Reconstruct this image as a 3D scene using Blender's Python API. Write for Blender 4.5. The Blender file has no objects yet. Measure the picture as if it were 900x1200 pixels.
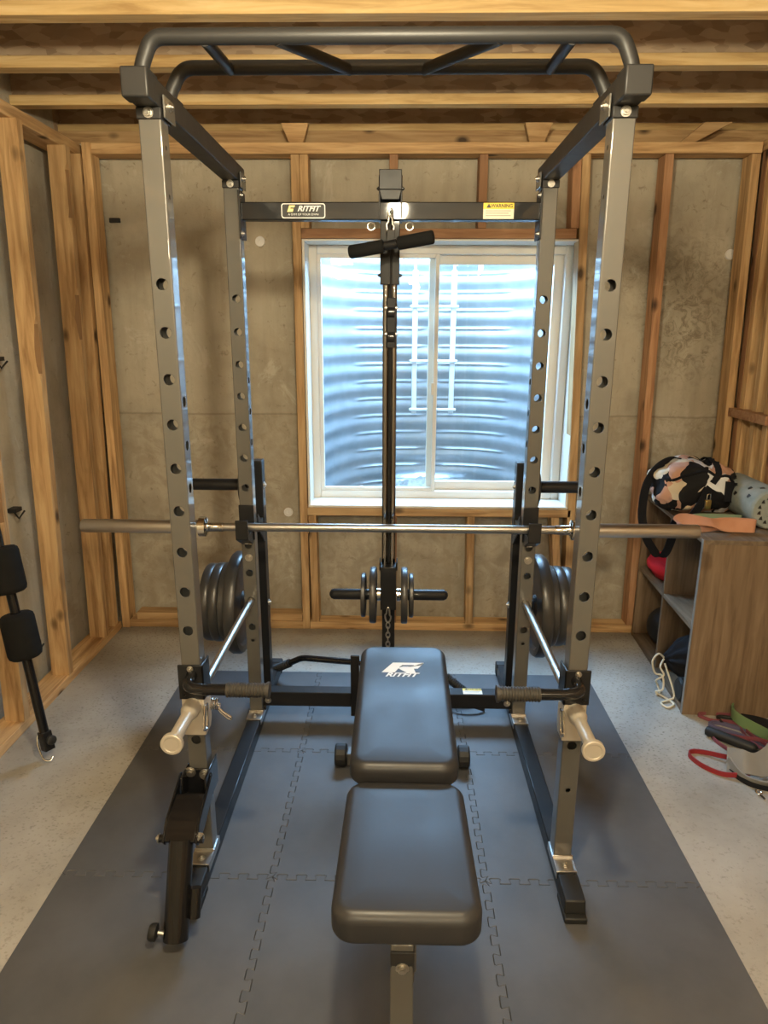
import bpy, bmesh, math, random
from mathutils import Vector, Matrix, noise
random.seed(7)
sc = bpy.context.scene
col = sc.collection
PI = math.pi
V = Vector

# ------------------------------------------------------------------ materials
def mat(name, base=(.5, .5, .5), rough=.5, metal=0., spec=.5, coat=0.):
    m = bpy.data.materials.new(name); m.use_nodes = True
    b = m.node_tree.nodes['Principled BSDF']
    b.inputs['Base Color'].default_value = (*base, 1)
    b.inputs['Roughness'].default_value = rough
    b.inputs['Metallic'].default_value = metal
    b.inputs['Specular IOR Level'].default_value = spec
    b.inputs['Coat Weight'].default_value = coat; b.inputs['Coat Roughness'].default_value = .10
    return m, m.node_tree, b

def nd(nt, typ, **kw):
    n = nt.nodes.new(typ)
    for k, v in kw.items():
        if k.startswith('_'): setattr(n, k[1:], v)
        else: n.inputs[k.replace('__', ' ')].default_value = v
    return n

def coords(nt, scale=(1, 1, 1), random_shift=False):
    tc = nd(nt, 'ShaderNodeTexCoord')
    mp = nd(nt, 'ShaderNodeMapping')
    mp.inputs['Scale'].default_value = scale
    if random_shift:
        oi = nd(nt, 'ShaderNodeObjectInfo')
        mu = nd(nt, 'ShaderNodeMath', _operation='MULTIPLY'); mu.inputs[1].default_value = 37.0
        nt.links.new(oi.outputs['Random'], mu.inputs[0])
        cx = nd(nt, 'ShaderNodeCombineXYZ')
        for k in range(3): nt.links.new(mu.outputs[0], cx.inputs[k])
        nt.links.new(cx.outputs[0], mp.inputs['Location'])
    nt.links.new(tc.outputs['Object'], mp.inputs['Vector'])
    return mp.outputs[0]

def ramp(nt, fac, stops):
    r = nd(nt, 'ShaderNodeValToRGB')
    e = r.color_ramp.elements
    while len(e) < len(stops): e.new(.5)
    for i, (p, c) in enumerate(stops):
        e[i].position = p
        e[i].color = (*c, 1) if len(c) == 3 else c
    nt.links.new(fac, r.inputs['Fac'])
    return r.outputs['Color']

def mix(nt, fac, a, b, blend='MIX'):
    n = nd(nt, 'ShaderNodeMix', _data_type='RGBA', _blend_type=blend)
    for sock, val in ((n.inputs[0], fac), (n.inputs[6], a), (n.inputs[7], b)):
        if isinstance(val, (int, float)): sock.default_value = val
        elif isinstance(val, tuple): sock.default_value = (*val, 1)
        else: nt.links.new(val, sock)
    return n.outputs[2]

def noise_tex(nt, vec, scale, detail=4, rough=.55, dist=0.):
    n = nd(nt, 'ShaderNodeTexNoise', Scale=scale, Detail=detail, Roughness=rough, Distortion=dist)
    nt.links.new(vec, n.inputs['Vector'])
    return n.outputs['Fac']

def bump(nt, b, h, strength=.3, dist=.01):
    n = nd(nt, 'ShaderNodeBump', Strength=strength, Distance=dist)
    nt.links.new(h, n.inputs['Height']); nt.links.new(n.outputs[0], b.inputs['Normal'])

def wood(name, axis, dark, mid, light, knots=True):
    m, nt, b = mat(name, rough=.62, spec=.3)
    s = [1., 1., 1.]; s['XYZ'.index(axis)] = .07
    v = coords(nt, tuple(s), True)
    g = noise_tex(nt, v, 38, 5, .6, .6)
    c = ramp(nt, g, [(.34, dark), (.5, mid), (.66, light)])
    s2 = [1., 1., 1.]; s2['XYZ'.index(axis)] = .25
    v2 = coords(nt, tuple(s2), True)
    big = noise_tex(nt, v2, 5, 3)
    c = mix(nt, ramp(nt, big, [(.35, (0, 0, 0)), (.7, (.55, .55, .55))]), c, tuple(x * .72 for x in mid))
    if knots:
        s3 = [1., 1., 1.]; s3['XYZ'.index(axis)] = .55
        v3 = coords(nt, tuple(s3), True)
        vo = nd(nt, 'ShaderNodeTexVoronoi', Scale=7.5, Randomness=1.); nt.links.new(v3, vo.inputs['Vector'])
        k = ramp(nt, vo.outputs['Distance'], [(.06, (1, 1, 1)), (.17, (0, 0, 0))])
        c = mix(nt, k, c, tuple(x * .22 for x in dark))
    oi = nd(nt, 'ShaderNodeObjectInfo')
    hv = nd(nt, 'ShaderNodeHueSaturation')
    mr = nd(nt, 'ShaderNodeMapRange'); mr.inputs[3].default_value = .82; mr.inputs[4].default_value = 1.12
    nt.links.new(oi.outputs['Random'], mr.inputs[0]); nt.links.new(mr.outputs[0], hv.inputs['Value'])
    nt.links.new(c, hv.inputs['Color']); nt.links.new(hv.outputs[0], b.inputs['Base Color'])
    bump(nt, b, g, .25, .003)
    return m

PINE = ((.33, .185, .08), (.56, .35, .165), (.70, .48, .25))
woodX = wood('pine_x', 'X', *PINE); woodY = wood('pine_y', 'Y', *PINE); woodZ = wood('pine_z', 'Z', *PINE)
RED = ((.25, .12, .06), (.40, .21, .105), (.50, .29, .16))
redX = wood('fir_x', 'X', *RED); redZ = wood('fir_z', 'Z', *RED)
LAM = ((.46, .28, .11), (.66, .45, .20), (.78, .58, .30))
lamX = wood('laminated_flange', 'X', *LAM, knots=False)
shelfwood = wood('weathered_oak_laminate', 'Z', (.125, .082, .048), (.19, .130, .080), (.25, .175, .112), knots=False)
shelfY = wood('weathered_oak_laminate_flat', 'Y', (.13, .09, .058), (.20, .145, .095), (.27, .20, .135), knots=False)

# OSB
osb, nt, b = mat('osb_sheet', rough=.75, spec=.2)
v = coords(nt, (1, 1, 1))
vo = nd(nt, 'ShaderNodeTexVoronoi', Scale=34.); vo.inputs['Randomness'].default_value = 1
vs = coords(nt, (.45, 1, 1.3)); nt.links.new(vs, vo.inputs['Vector'])
bw = nd(nt, 'ShaderNodeRGBToBW'); nt.links.new(vo.outputs['Color'], bw.inputs[0])
c1 = ramp(nt, bw.outputs[0], [(.1, (.33, .235, .16)), (.5, (.48, .36, .25)), (.95, (.60, .47, .34))])
c2 = mix(nt, ramp(nt, noise_tex(nt, v, 3, 5), [(.4, (0, 0, 0)), (.75, (.5, .5, .5))]), c1, (.22, .15, .095))
nt.links.new(c2, b.inputs['Base Color']); bump(nt, b, bw.outputs[0], .2, .003)

def concrete_wall(name, tint=1.0, joint=None):
    m, nt, b = mat(name, rough=.85, spec=.25)
    v = coords(nt)
    a = noise_tex(nt, v, 2.2, 6, .62)
    c = ramp(nt, a, [(.30, (.30, .262, .198)), (.5, (.43, .385, .30)), (.72, (.51, .465, .37))])
    st = noise_tex(nt, coords(nt, (1, 1, .12)), 14, 4, .6)
    c = mix(nt, ramp(nt, st, [(.45, (0, 0, 0)), (.75, (.45, .45, .45))]), c, (.27, .23, .165))
    sp = noise_tex(nt, v, 24, 5, .7, .8)
    c = mix(nt, ramp(nt, sp, [(.60, (0, 0, 0)), (.72, (.7, .7, .7))]), c, (.19, .155, .105))
    pale = noise_tex(nt, coords(nt, (1, 1, .8)), 4.2, 6, .7, 1.2)
    c = mix(nt, ramp(nt, pale, [(.58, (0, 0, 0)), (.66, (.5, .5, .5))]), c, (.56, .53, .45))
    if tint != 1.0: c = mix(nt, 1.0, c, (tint, tint * 1.03, tint * 1.08), 'MULTIPLY')
    if joint is not None:
        sx = nd(nt, 'ShaderNodeSeparateXYZ'); nt.links.new(v, sx.inputs[0])
        wob = nd(nt, 'ShaderNodeMath', _operation='MULTIPLY_ADD'); nt.links.new(a, wob.inputs[0]); wob.inputs[1].default_value = .03; nt.links.new(sx.outputs[2], wob.inputs[2])
        cmp_ = nd(nt, 'ShaderNodeMath', _operation='COMPARE'); nt.links.new(wob.outputs[0], cmp_.inputs[0]); cmp_.inputs[1].default_value = joint + .015; cmp_.inputs[2].default_value = .005
        jm = nd(nt, 'ShaderNodeMath', _operation='MULTIPLY'); nt.links.new(cmp_.outputs[0], jm.inputs[0]); jm.inputs[1].default_value = .35
        below = nd(nt, 'ShaderNodeMath', _operation='LESS_THAN'); nt.links.new(wob.outputs[0], below.inputs[0]); below.inputs[1].default_value = joint + .015
        pat = noise_tex(nt, v, 9, 6, .7, .6)
        bm_ = mix(nt, 1.0, ramp(nt, pat, [(.46, (0, 0, 0)), (.58, (.45, .45, .45))]), below.outputs[0], 'MULTIPLY')
        c = mix(nt, bm_, c, (.26, .215, .15))
        c = mix(nt, jm.outputs[0], c, (.15, .12, .085))
        for (px_, pz_, r_) in ((1.37, 1.72, .34), (1.40, 1.45, .26), (1.02, 1.80, .16)):
            ds = nd(nt, 'ShaderNodeVectorMath', _operation='DISTANCE'); nt.links.new(v, ds.inputs[0]); ds.inputs[1].default_value = (px_ - .115, -.1, pz_ - 1.165)
            fall = ramp(nt, ds.outputs['Value'], [(r_ * .25, (1, 1, 1)), (r_, (0, 0, 0))])
            spot = ramp(nt, noise_tex(nt, v, 20, 6, .75, 1.5), [(.47, (0, 0, 0)), (.60, (.5, .5, .5))])
            c = mix(nt, mix(nt, 1.0, fall, spot, 'MULTIPLY'), c, (.12, .095, .06))
    nt.links.new(c, b.inputs['Base Color'])
    bump(nt, b, sp, .35, .006)
    return m
conc_back = concrete_wall('poured_concrete', 1.0, -.06)
conc_left = concrete_wall('poured_concrete_grey', 1.12)

floor_m, nt, b = mat('concrete_floor', rough=.55, spec=.4)
v = coords(nt)
a = noise_tex(nt, v, 2.4, 7, .6)
c = ramp(nt, a, [(.3, (.25, .232, .20)), (.52, (.35, .33, .29)), (.75, (.43, .41, .37))])
sp = noise_tex(nt, v, 60, 4, .7)
c = mix(nt, ramp(nt, sp, [(.56, (0, 0, 0)), (.70, (.55, .55, .55))]), c, (.17, .15, .12))
nearer = nd(nt, 'ShaderNodeTexVoronoi', Scale=58.); nt.links.new(coords(nt, (1, 1.5, 1)), nearer.inputs['Vector'])
pit = ramp(nt, nearer.outputs['Distance'], [(.14, (1, 1, 1)), (.30, (0, 0, 0))])
area = ramp(nt, noise_tex(nt, v, 1.3, 3), [(.42, (0, 0, 0)), (.6, (.8, .8, .8))])
pitm = mix(nt, 1.0, pit, area, 'MULTIPLY')
c = mix(nt, pitm, c, (.14, .12, .09))
nt.links.new(c, b.inputs['Base Color']); bump(nt, b, sp, .12, .004)
rr = ramp(nt, a, [(.3, (.42, .42, .42)), (.7, (.62, .62, .62))]); nt.links.new(rr, b.inputs['Roughness'])

foam, nt, b = mat('grey_eva_foam', (.095, .095, .098), .55, 0, .5)
v = coords(nt)
ck = nd(nt, 'ShaderNodeTexChecker', Scale=260.); nt.links.new(v, ck.inputs['Vector'])
a = noise_tex(nt, v, 5, 5, .6)
nt.links.new(ramp(nt, a, [(.3, (.060, .061, .065)), (.7, (.088, .089, .095))]), b.inputs['Base Color'])
bump(nt, b, ck.outputs['Fac'], .12, .001)
oi = nd(nt, 'ShaderNodeObjectInfo')

def metal_noise(name, base, rough, metal, spec=.5, coat=0., sc_=30, amt=.12, stretch=(1, 1, 1)):
    m, nt, b = mat(name, base, rough, metal, spec, coat)
    n = noise_tex(nt, coords(nt, stretch), sc_, 3)
    mr = nd(nt, 'ShaderNodeMapRange'); mr.inputs[3].default_value = max(.02, rough - amt); mr.inputs[4].default_value = rough + amt
    nt.links.new(n, mr.inputs[0]); nt.links.new(mr.outputs[0], b.inputs['Roughness'])
    return m
steel_grey = metal_noise('silver_grey_paint', (.105, .100, .090), .42, .25, .3, .7, amt=.03)
steel_grey.node_tree.nodes['Principled BSDF'].inputs['Coat Roughness'].default_value = .03
cream = metal_noise('champagne_paint', (.52, .47, .39), .35, .35, amt=.05)
black = metal_noise('black_powder_coat', (.010, .010, .011), .5, .0, .2, .28, amt=.05)
black.node_tree.nodes['Principled BSDF'].inputs['Coat Roughness'].default_value = .05
darkgun = metal_noise('gunmetal_powder_coat', (.022, .0215, .0215), .46, .10, .35, amt=.05)
blackgloss = metal_noise('gloss_black', (.008, .008, .009), .16, 0, .4, .1, amt=.03)
chrome = metal_noise('chrome', (.72, .72, .71), .12, 1., amt=.04)
darkchrome = metal_noise('dark_chrome', (.30, .29, .28), .14, 1., amt=.03)
satin = metal_noise('satin_steel', (.50, .48, .45), .32, 1., amt=.02, sc_=60)
zinc = metal_noise('zinc_bolt', (.50, .48, .44), .36, 1.)
iron = metal_noise('cast_iron_paint', (.045, .044, .044), .34, .3, .5, amt=.08)
rubber = metal_noise('black_rubber', (.014, .014, .014), .55, 0, .4)
gripfoam = metal_noise('ribbed_grip_rubber', (.040, .036, .031), .5, 0, .4)
softfoam = metal_noise('black_foam', (.008, .008, .008), .9, 0, .2)
vinyl_black, nt, b = mat('black_vinyl', (.022, .022, .024), .36, 0, .5)
n = noise_tex(nt, coords(nt), 6, 4, .6); bump(nt, b, noise_tex(nt, coords(nt), 240, 2), .05, .001)
nt.links.new(ramp(nt, n, [(.35, (.40, .40, .40)), (.7, (.50, .50, .50))]), b.inputs['Roughness'])
white_vinyl = metal_noise('white_window_vinyl', (.74, .71, .64), .42, 0, .4)
white_print = mat('white_print', (.78, .78, .78), .5)[0]
gold_print = mat('gold_print', (.85, .68, .25), .35, .3)[0]
yellow_print = mat('yellow_print', (.85, .62, .05), .5)[0]
black_print = mat('black_print', (.012, .012, .012), .5)[0]
paper = mat('label_paper', (.80, .74, .60), .55)[0]
grey_print = mat('grey_print', (.32, .30, .27), .6)[0]
galv, nt, b = mat('galvanised_steel', (.70, .74, .78), .42, .35, .5)
n = noise_tex(nt, coords(nt), 9, 5, .65)
nt.links.new(ramp(nt, n, [(.3, (.19, .21, .225)), (.7, (.25, .27, .29))]), b.inputs['Base Color'])
ladder_m = metal_noise('ladder_white', (.50, .53, .56), .4, .1)
gravel_m, nt, b = mat('gravel', (.5, .48, .45), .9)
n = noise_tex(nt, coords(nt), 25, 4)
nt.links.new(ramp(nt, n, [(.3, (.14, .14, .135)), (.7, (.33, .33, .32))]), b.inputs['Base Color'])
brass = metal_noise('brass', (.66, .45, .16), .3, 1.)
red_cloth = metal_noise('red_cloth', (.62, .025, .04), .8, 0, .2)
orange_cloth, nt, b = mat('orange_fabric', (.72, .27, .13), .85, 0, .2)
n = noise_tex(nt, coords(nt), 260, 2); bump(nt, b, n, .25, .001)
n = noise_tex(nt, coords(nt), 8, 3); nt.links.new(ramp(nt, n, [(.3, (.46, .215, .125)), (.7, (.58, .30, .19))]), b.inputs['Base Color'])
green_cloth = metal_noise('sage_fabric', (.20, .26, .17), .85, 0, .2)
cord_m = metal_noise('cream_cord', (.75, .68, .52), .8, 0, .2)
strapgrey = metal_noise('grey_webbing', (.21, .205, .195), .75, 0, .3)
blackcloth, nt, b = mat('black_fabric', (.012, .012, .015), .85, 0, .2)
bump(nt, b, noise_tex(nt, coords(nt), 18, 3), .4, .01)
red_rub = metal_noise('red_rubber_band', (.24, .022, .028), .55, 0, .3)
pink_rub = metal_noise('maroon_rubber_band', (.20, .055, .07), .55, 0, .3)
green_rub = metal_noise('green_rubber_band', (.15, .24, .11), .5, 0, .4)
purple_rub = metal_noise('purple_rubber_band', (.11, .10, .18), .5, 0, .4)
white_bag = metal_noise('white_plastic', (.75, .73, .70), .4, 0, .5)

bark = metal_noise('bark', (.27, .155, .075), .85, 0, .2)
camo, nt, b = mat('printed_duffel_fabric', (.8, .6, .5), .75, 0, .25)
v = coords(nt, (1, 1, 1))
dn = nd(nt, 'ShaderNodeTexNoise', Scale=6., Detail=2.); nt.links.new(v, dn.inputs['Vector'])
vm = nd(nt, 'ShaderNodeMix', _data_type='VECTOR'); vm.inputs[0].default_value = .16
nt.links.new(v, vm.inputs[4]); nt.links.new(dn.outputs['Color'], vm.inputs[5])
vo = nd(nt, 'ShaderNodeTexVoronoi', Scale=18.); nt.links.new(vm.outputs[1], vo.inputs['Vector'])
bw = nd(nt, 'ShaderNodeSeparateColor'); nt.links.new(vo.outputs['Color'], bw.inputs[0])
rp = nd(nt, 'ShaderNodeValToRGB'); rp.color_ramp.interpolation = 'CONSTANT'
e = rp.color_ramp.elements
for p_, c_ in ((.0, (.012, .012, .014)), (.40, (.62, .36, .26)), (.58, (.72, .62, .46)), (.82, (.74, .74, .74))):
    if p_ == 0: e[0].position = 0; e[0].color = (*c_, 1)
    else:
        q = e.new(p_); q.color = (*c_, 1)
e[-1].color = (.76, .72, .68, 1)
nt.links.new(bw.outputs[0], rp.inputs[0]); nt.links.new(rp.outputs[0], b.inputs['Base Color'])
bump(nt, b, noise_tex(nt, v, 14, 3), .5, .012)

roll_m, nt, b = mat('grey_green_foam_roller', (.26, .28, .26), .7, 0, .3)
n = noise_tex(nt, coords(nt), 20, 3); nt.links.new(ramp(nt, n, [(.3, (.22, .25, .23)), (.7, (.30, .32, .30))]), b.inputs['Base Color'])

glass = bpy.data.materials.new('window_glass'); glass.use_nodes = True
nt = glass.node_tree; nt.nodes.clear()
out = nd(nt, 'ShaderNodeOutputMaterial'); tr = nd(nt, 'ShaderNodeBsdfTransparent'); gl = nd(nt, 'ShaderNodeBsdfGlossy')
tr.inputs[0].default_value = (.93, .96, .97, 1); gl.inputs['Roughness'].default_value = .02
fr = nd(nt, 'ShaderNodeFresnel'); ge = nd(nt, 'ShaderNodeNewGeometry'); mr = nd(nt, 'ShaderNodeMapRange')
mr.inputs[3].default_value = 1.45; mr.inputs[4].default_value = 1 / 1.45      # thin pane: same reflectance from either side
nt.links.new(ge.outputs['Backfacing'], mr.inputs[0]); nt.links.new(mr.outputs[0], fr.inputs[0])
ms = nd(nt, 'ShaderNodeMixShader')
nt.links.new(fr.outputs[0], ms.inputs[0]); nt.links.new(tr.outputs[0], ms.inputs[1]); nt.links.new(gl.outputs[0], ms.inputs[2])
nt.links.new(ms.outputs[0], out.inputs[0])

# ------------------------------------------------------------------ mesh building
class G:
    """collects shapes in world coordinates; build() links ONE mesh object"""
    def __init__(self): self.v = []; self.f = []; self.m = []
    def add(self, vs, fs, mi=0):
        o = len(self.v); self.v += [V(p) for p in vs]
        self.f += [tuple(i + o for i in f) for f in fs]; self.m += [mi] * len(fs); return self
    def box(self, x0, x1, y0, y1, z0, z1, mi=0, M=None):
        vs = [V((x, y, z)) for z in (z0, z1) for y in (y0, y1) for x in (x0, x1)]
        if M is not None: vs = [M @ p for p in vs]
        return self.add(vs, [(0, 2, 3, 1), (4, 5, 7, 6), (0, 1, 5, 4), (2, 6, 7, 3), (0, 4, 6, 2), (1, 3, 7, 5)], mi)
    def hexa(self, bottom, top, mi=0):
        """bottom and top: four corners each, counter-clockwise from above"""
        return self.add(list(bottom) + list(top), [(3, 2, 1, 0), (4, 5, 6, 7), (0, 1, 5, 4), (1, 2, 6, 5), (2, 3, 7, 6), (3, 0, 4, 7)], mi)
    def lathe(self, p0, p1, prof, n=24, mi=0, caps=True):
        """prof: list of (t, r) along p0->p1, t in metres"""
        p0, p1 = V(p0), V(p1); a = (p1 - p0).normalized()
        u = a.orthogonal().normalized(); w = a.cross(u)
        vs = []; fs = []
        for t, r in prof:
            for k in range(n):
                th = 2 * PI * k / n; vs.append(p0 + a * t + (u * math.cos(th) + w * math.sin(th)) * r)
        for i in range(len(prof) - 1):
            for k in range(n):
                k2 = (k + 1) % n; fs.append((i * n + k, i * n + k2, (i + 1) * n + k2, (i + 1) * n + k))
        if caps:
            fs.append(tuple(range(n - 1, -1, -1))); fs.append(tuple((len(prof) - 1) * n + k for k in range(n)))
        return self.add(vs, fs, mi)
    def cyl(self, p0, p1, r, r1=None, n=24, mi=0):
        L = (V(p1) - V(p0)).length
        return self.lathe(p0, p1, [(0, r), (L, r if r1 is None else r1)], n, mi)
    def ring(self, p0, p1, ro, ri, n=32, mi=0):
        L = (V(p1) - V(p0)).length
        self.lathe(p0, p1, [(0, ri), (0, ro), (L, ro), (L, ri), (0, ri)], n, mi, False); return self
    def tube(self, pts, r, n=12, mi=0, closed=False, sq=None):
        pts = [V(p) for p in pts]; N = len(pts); vs = []; fs = []
        u = None
        for i, p in enumerate(pts):
            if closed: t = pts[(i + 1) % N] - pts[i - 1]
            else: t = pts[min(i + 1, N - 1)] - pts[max(i - 1, 0)]
            t.normalize()
            if u is None: u = t.orthogonal().normalized()
            u = (u - t * u.dot(t)).normalized(); w = t.cross(u)
            rr = r[i] if isinstance(r, (list, tuple)) else r
            for k in range(n):
                th = 2 * PI * k / n; vs.append(p + (u * math.cos(th) + w * math.sin(th)) * rr)
        for i in range(N if closed else N - 1):
            j = (i + 1) % N
            for k in range(n):
                k2 = (k + 1) % n; fs.append((i * n + k, i * n + k2, j * n + k2, j * n + k))
        if not closed:
            fs.append(tuple(range(n - 1, -1, -1))); fs.append(tuple((N - 1) * n + k for k in range(n)))
        return self.add(vs, fs, mi)
    def ribbon(self, pts, wdir, width, thick, mi=0, closed=False):
        """flat band along pts, width along wdir (vector or list of vectors)"""
        pts = [V(p) for p in pts]; N = len(pts); vs = []; fs = []
        for i, p in enumerate(pts):
            if closed: t = pts[(i + 1) % N] - pts[i - 1]
            else: t = pts[min(i + 1, N - 1)] - pts[max(i - 1, 0)]
            t.normalize(); w = V(wdir[i] if isinstance(wdir, list) else wdir)
            w = (w - t * w.dot(t)).normalized(); nn = t.cross(w)
            for a, b_ in ((-1, -1), (1, -1), (1, 1), (-1, 1)): vs.append(p + w * a * width / 2 + nn * b_ * thick / 2)
        for i in range(N if closed else N - 1):
            j = (i + 1) % N
            for k in range(4): fs.append((i * 4 + k, i * 4 + (k + 1) % 4, j * 4 + (k + 1) % 4, j * 4 + k))
        if not closed: fs.append((3, 2, 1, 0)); fs.append(tuple((N - 1) * 4 + k for k in range(4)))
        return self.add(vs, fs, mi)
    def prism(self, poly, o, u, w, d, mi=0):
        """2D poly in plane (u,w) at o, extruded by vector d"""
        o, u, w, d = V(o), V(u), V(w), V(d); n = len(poly)
        a = [o + u * p[0] + w * p[1] for p in poly]; bt = [p + d for p in a]
        fs = [tuple(range(n - 1, -1, -1)), tuple(n + k for k in range(n))]
        fs += [(k, (k + 1) % n, n + (k + 1) % n, n + k) for k in range(n)]
        return self.add(a + bt, fs, mi)
    def build(self, name, mats, parent=None, bevel=0., seg=2, smooth=40, base=False, recalc=True, sub=0):
        lo = V((min(p[k] for p in self.v) for k in range(3))); hi = V((max(p[k] for p in self.v) for k in range(3)))
        c = (lo + hi) / 2
        if base: c.z = lo.z
        me = bpy.data.meshes.new(name)
        me.from_pydata([p - c for p in self.v], [], self.f)
        for i, p in enumerate(me.polygons): p.material_index = self.m[i]
        for m in (mats if isinstance(mats, (list, tuple)) else [mats]): me.materials.append(m)
        if recalc:
            bm = bmesh.new(); bm.from_mesh(me); bmesh.ops.recalc_face_normals(bm, faces=bm.faces[:]); bm.to_mesh(me); bm.free()
        me.shade_smooth(); me.set_sharp_from_angle(angle=math.radians(smooth))
        o = bpy.data.objects.new(name, me); col.objects.link(o)
        pw = V((0, 0, 0))
        if parent is not None:
            o.parent = parent; pw = wloc(parent)
        o.location = c - pw
        if bevel:
            bv = o.modifiers.new('edge', 'BEVEL'); bv.width = bevel; bv.segments = seg; bv.limit_method = 'ANGLE'; bv.angle_limit = math.radians(40)
        if sub:
            s = o.modifiers.new('smooth', 'SUBSURF'); s.levels = sub; s.render_levels = sub
        return o

def wloc(o):
    p = o.location.copy()
    while o.parent is not None: o = o.parent; p = p + o.location
    return p
def tag(o, label, cat, group=None, kind=None):
    o['label'] = label; o['category'] = cat
    if group: o['group'] = group
    if kind: o['kind'] = kind
    return o
def thing(name, loc, label, cat, group=None):
    o = bpy.data.objects.new(name, None); col.objects.link(o); o.location = loc; o.empty_display_size = .05
    return tag(o, label, cat, group)
def struct(o, label, cat):
    return tag(o, label, cat, None, 'structure')
def arc(c, r, a0, a1, n, u=V((1, 0, 0)), w=V((0, 0, 1))):
    c = V(c); return [c + (V(u) * math.cos(a0 + (a1 - a0) * i / n) + V(w) * math.sin(a0 + (a1 - a0) * i / n)) * r for i in range(n + 1)]
def bend(pts, r, n=8):
    """round the corners of a polyline with radius r"""
    pts = [V(p) for p in pts]; out = [pts[0]]
    for i in range(1, len(pts) - 1):
        a, b_, c = pts[i - 1], pts[i], pts[i + 1]
        d0 = (a - b_).normalized(); d1 = (c - b_).normalized(); ang = d0.angle(d1)
        L = min(r / math.tan(ang / 2), (a - b_).length * .49, (c - b_).length * .49)
        p0 = b_ + d0 * L; p1 = b_ + d1 * L
        for k in range(n + 1):
            t = k / n; out.append(p0 * (1 - t) ** 2 + b_ * 2 * t * (1 - t) + p1 * t * t)
    out.append(pts[-1]); return out
def spline(pts, n=10, closed=False):
    pts = [V(p) for p in pts]; N = len(pts); out = []
    rng = range(N) if closed else range(N - 1)
    for i in rng:
        if closed: a, b_, c, d = pts[i - 1], pts[i], pts[(i + 1) % N], pts[(i + 2) % N]
        else: a, b_, c, d = pts[max(i - 1, 0)], pts[i], pts[i + 1], pts[min(i + 2, N - 1)]
        for k in range(n):
            t = k / n
            out.append(.5 * ((2 * b_) + (c - a) * t + (2 * a - 5 * b_ + 4 * c - d) * t * t + (3 * b_ - 3 * c + d - a) * t ** 3))
    if not closed: out.append(pts[-1])
    return out
def text(name, body, loc, size, xdir, ydir, m, parent, align='CENTER', shear=0., bold=0., xs=1.0):
    cu = bpy.data.curves.new(name, 'FONT'); cu.body = body; cu.size = size; cu.align_x = align; cu.align_y = 'CENTER'
    cu.shear = shear; cu.offset = bold; cu.extrude = .0002
    t = bpy.data.objects.new(name, cu); col.objects.link(t)
    bpy.context.view_layer.update()
    me = bpy.data.meshes.new_from_object(t.evaluated_get(bpy.context.evaluated_depsgraph_get()))
    bpy.data.objects.remove(t); bpy.data.curves.remove(cu)
    me.materials.clear(); me.materials.append(m)
    x = V(xdir).normalized(); y = V(ydir).normalized(); z = x.cross(y)
    R = Matrix((x, y, z)).transposed()
    for vv in me.vertices: vv.co = R @ V((vv.co.x * xs, vv.co.y, vv.co.z))
    o = bpy.data.objects.new(name, me); col.objects.link(o)
    if parent is not None: o.parent = parent; o.location = V(loc) - wloc(parent)
    else: o.location = V(loc)
    return o
def sphere_fn(fn, nu=48, nv=28):
    """closed surface: fn(unit vector) -> point"""
    vs = [fn(V((0, 0, 1)))]; fs = []
    for i in range(1, nv):
        th = PI * i / nv
        for k in range(nu):
            ph = 2 * PI * k / nu; vs.append(fn(V((math.sin(th) * math.cos(ph), math.sin(th) * math.sin(ph), math.cos(th)))))
    vs.append(fn(V((0, 0, -1))))
    for k in range(nu): fs.append((0, 1 + k, 1 + (k + 1) % nu))
    for i in range(nv - 2):
        for k in range(nu):
            a = 1 + i * nu; fs.append((a + k, a + nu + k, a + nu + (k + 1) % nu, a + (k + 1) % nu))
    L = len(vs) - 1; a = 1 + (nv - 2) * nu
    for k in range(nu): fs.append((a + k, L, a + (k + 1) % nu))
    return vs, fs

# ------------------------------------------------------------------ camera
cam = bpy.data.cameras.new('camera'); co = bpy.data.objects.new('camera', cam); col.objects.link(co)
F = V((-.01989785, .96645563, -.2560617)); R = V((.99975925, .02160218, .00384476)); U = V((-.00924729, .25592355, .96665279))
M = Matrix((R, U, -F)).transposed().to_4x4(); M.translation = V((.0341, 0, 1.5112)); co.matrix_world = M
cam.sensor_fit = 'HORIZONTAL'; cam.sensor_width = 36; cam.lens = 801.86 * 36 / 900; cam.clip_start = .05
sc.camera = co

# ------------------------------------------------------------------ the room
ZF = 2.385            # underside of the joists
struct(G().box(-1.72, 1.95, -2.6, 3.62, -.12, 0).build('floor', floor_m), 'bare concrete basement floor', 'floor')

WX0, WX1, WZ0, WZ1 = -.42, .875, .655, 1.912     # window opening
g = G()
g.box(-1.72, WX0, 3.42, 3.62, 0, 2.33); g.box(WX1, 1.95, 3.42, 3.62, 0, 2.33)
g.box(WX0, WX1, 3.42, 3.62, 0, WZ0); g.box(WX0, WX1, 3.42, 3.62, WZ1, 2.33)
wall_back = struct(g.build('wall_back', conc_back), 'poured concrete back wall behind open wood framing, around the window', 'wall')

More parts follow.
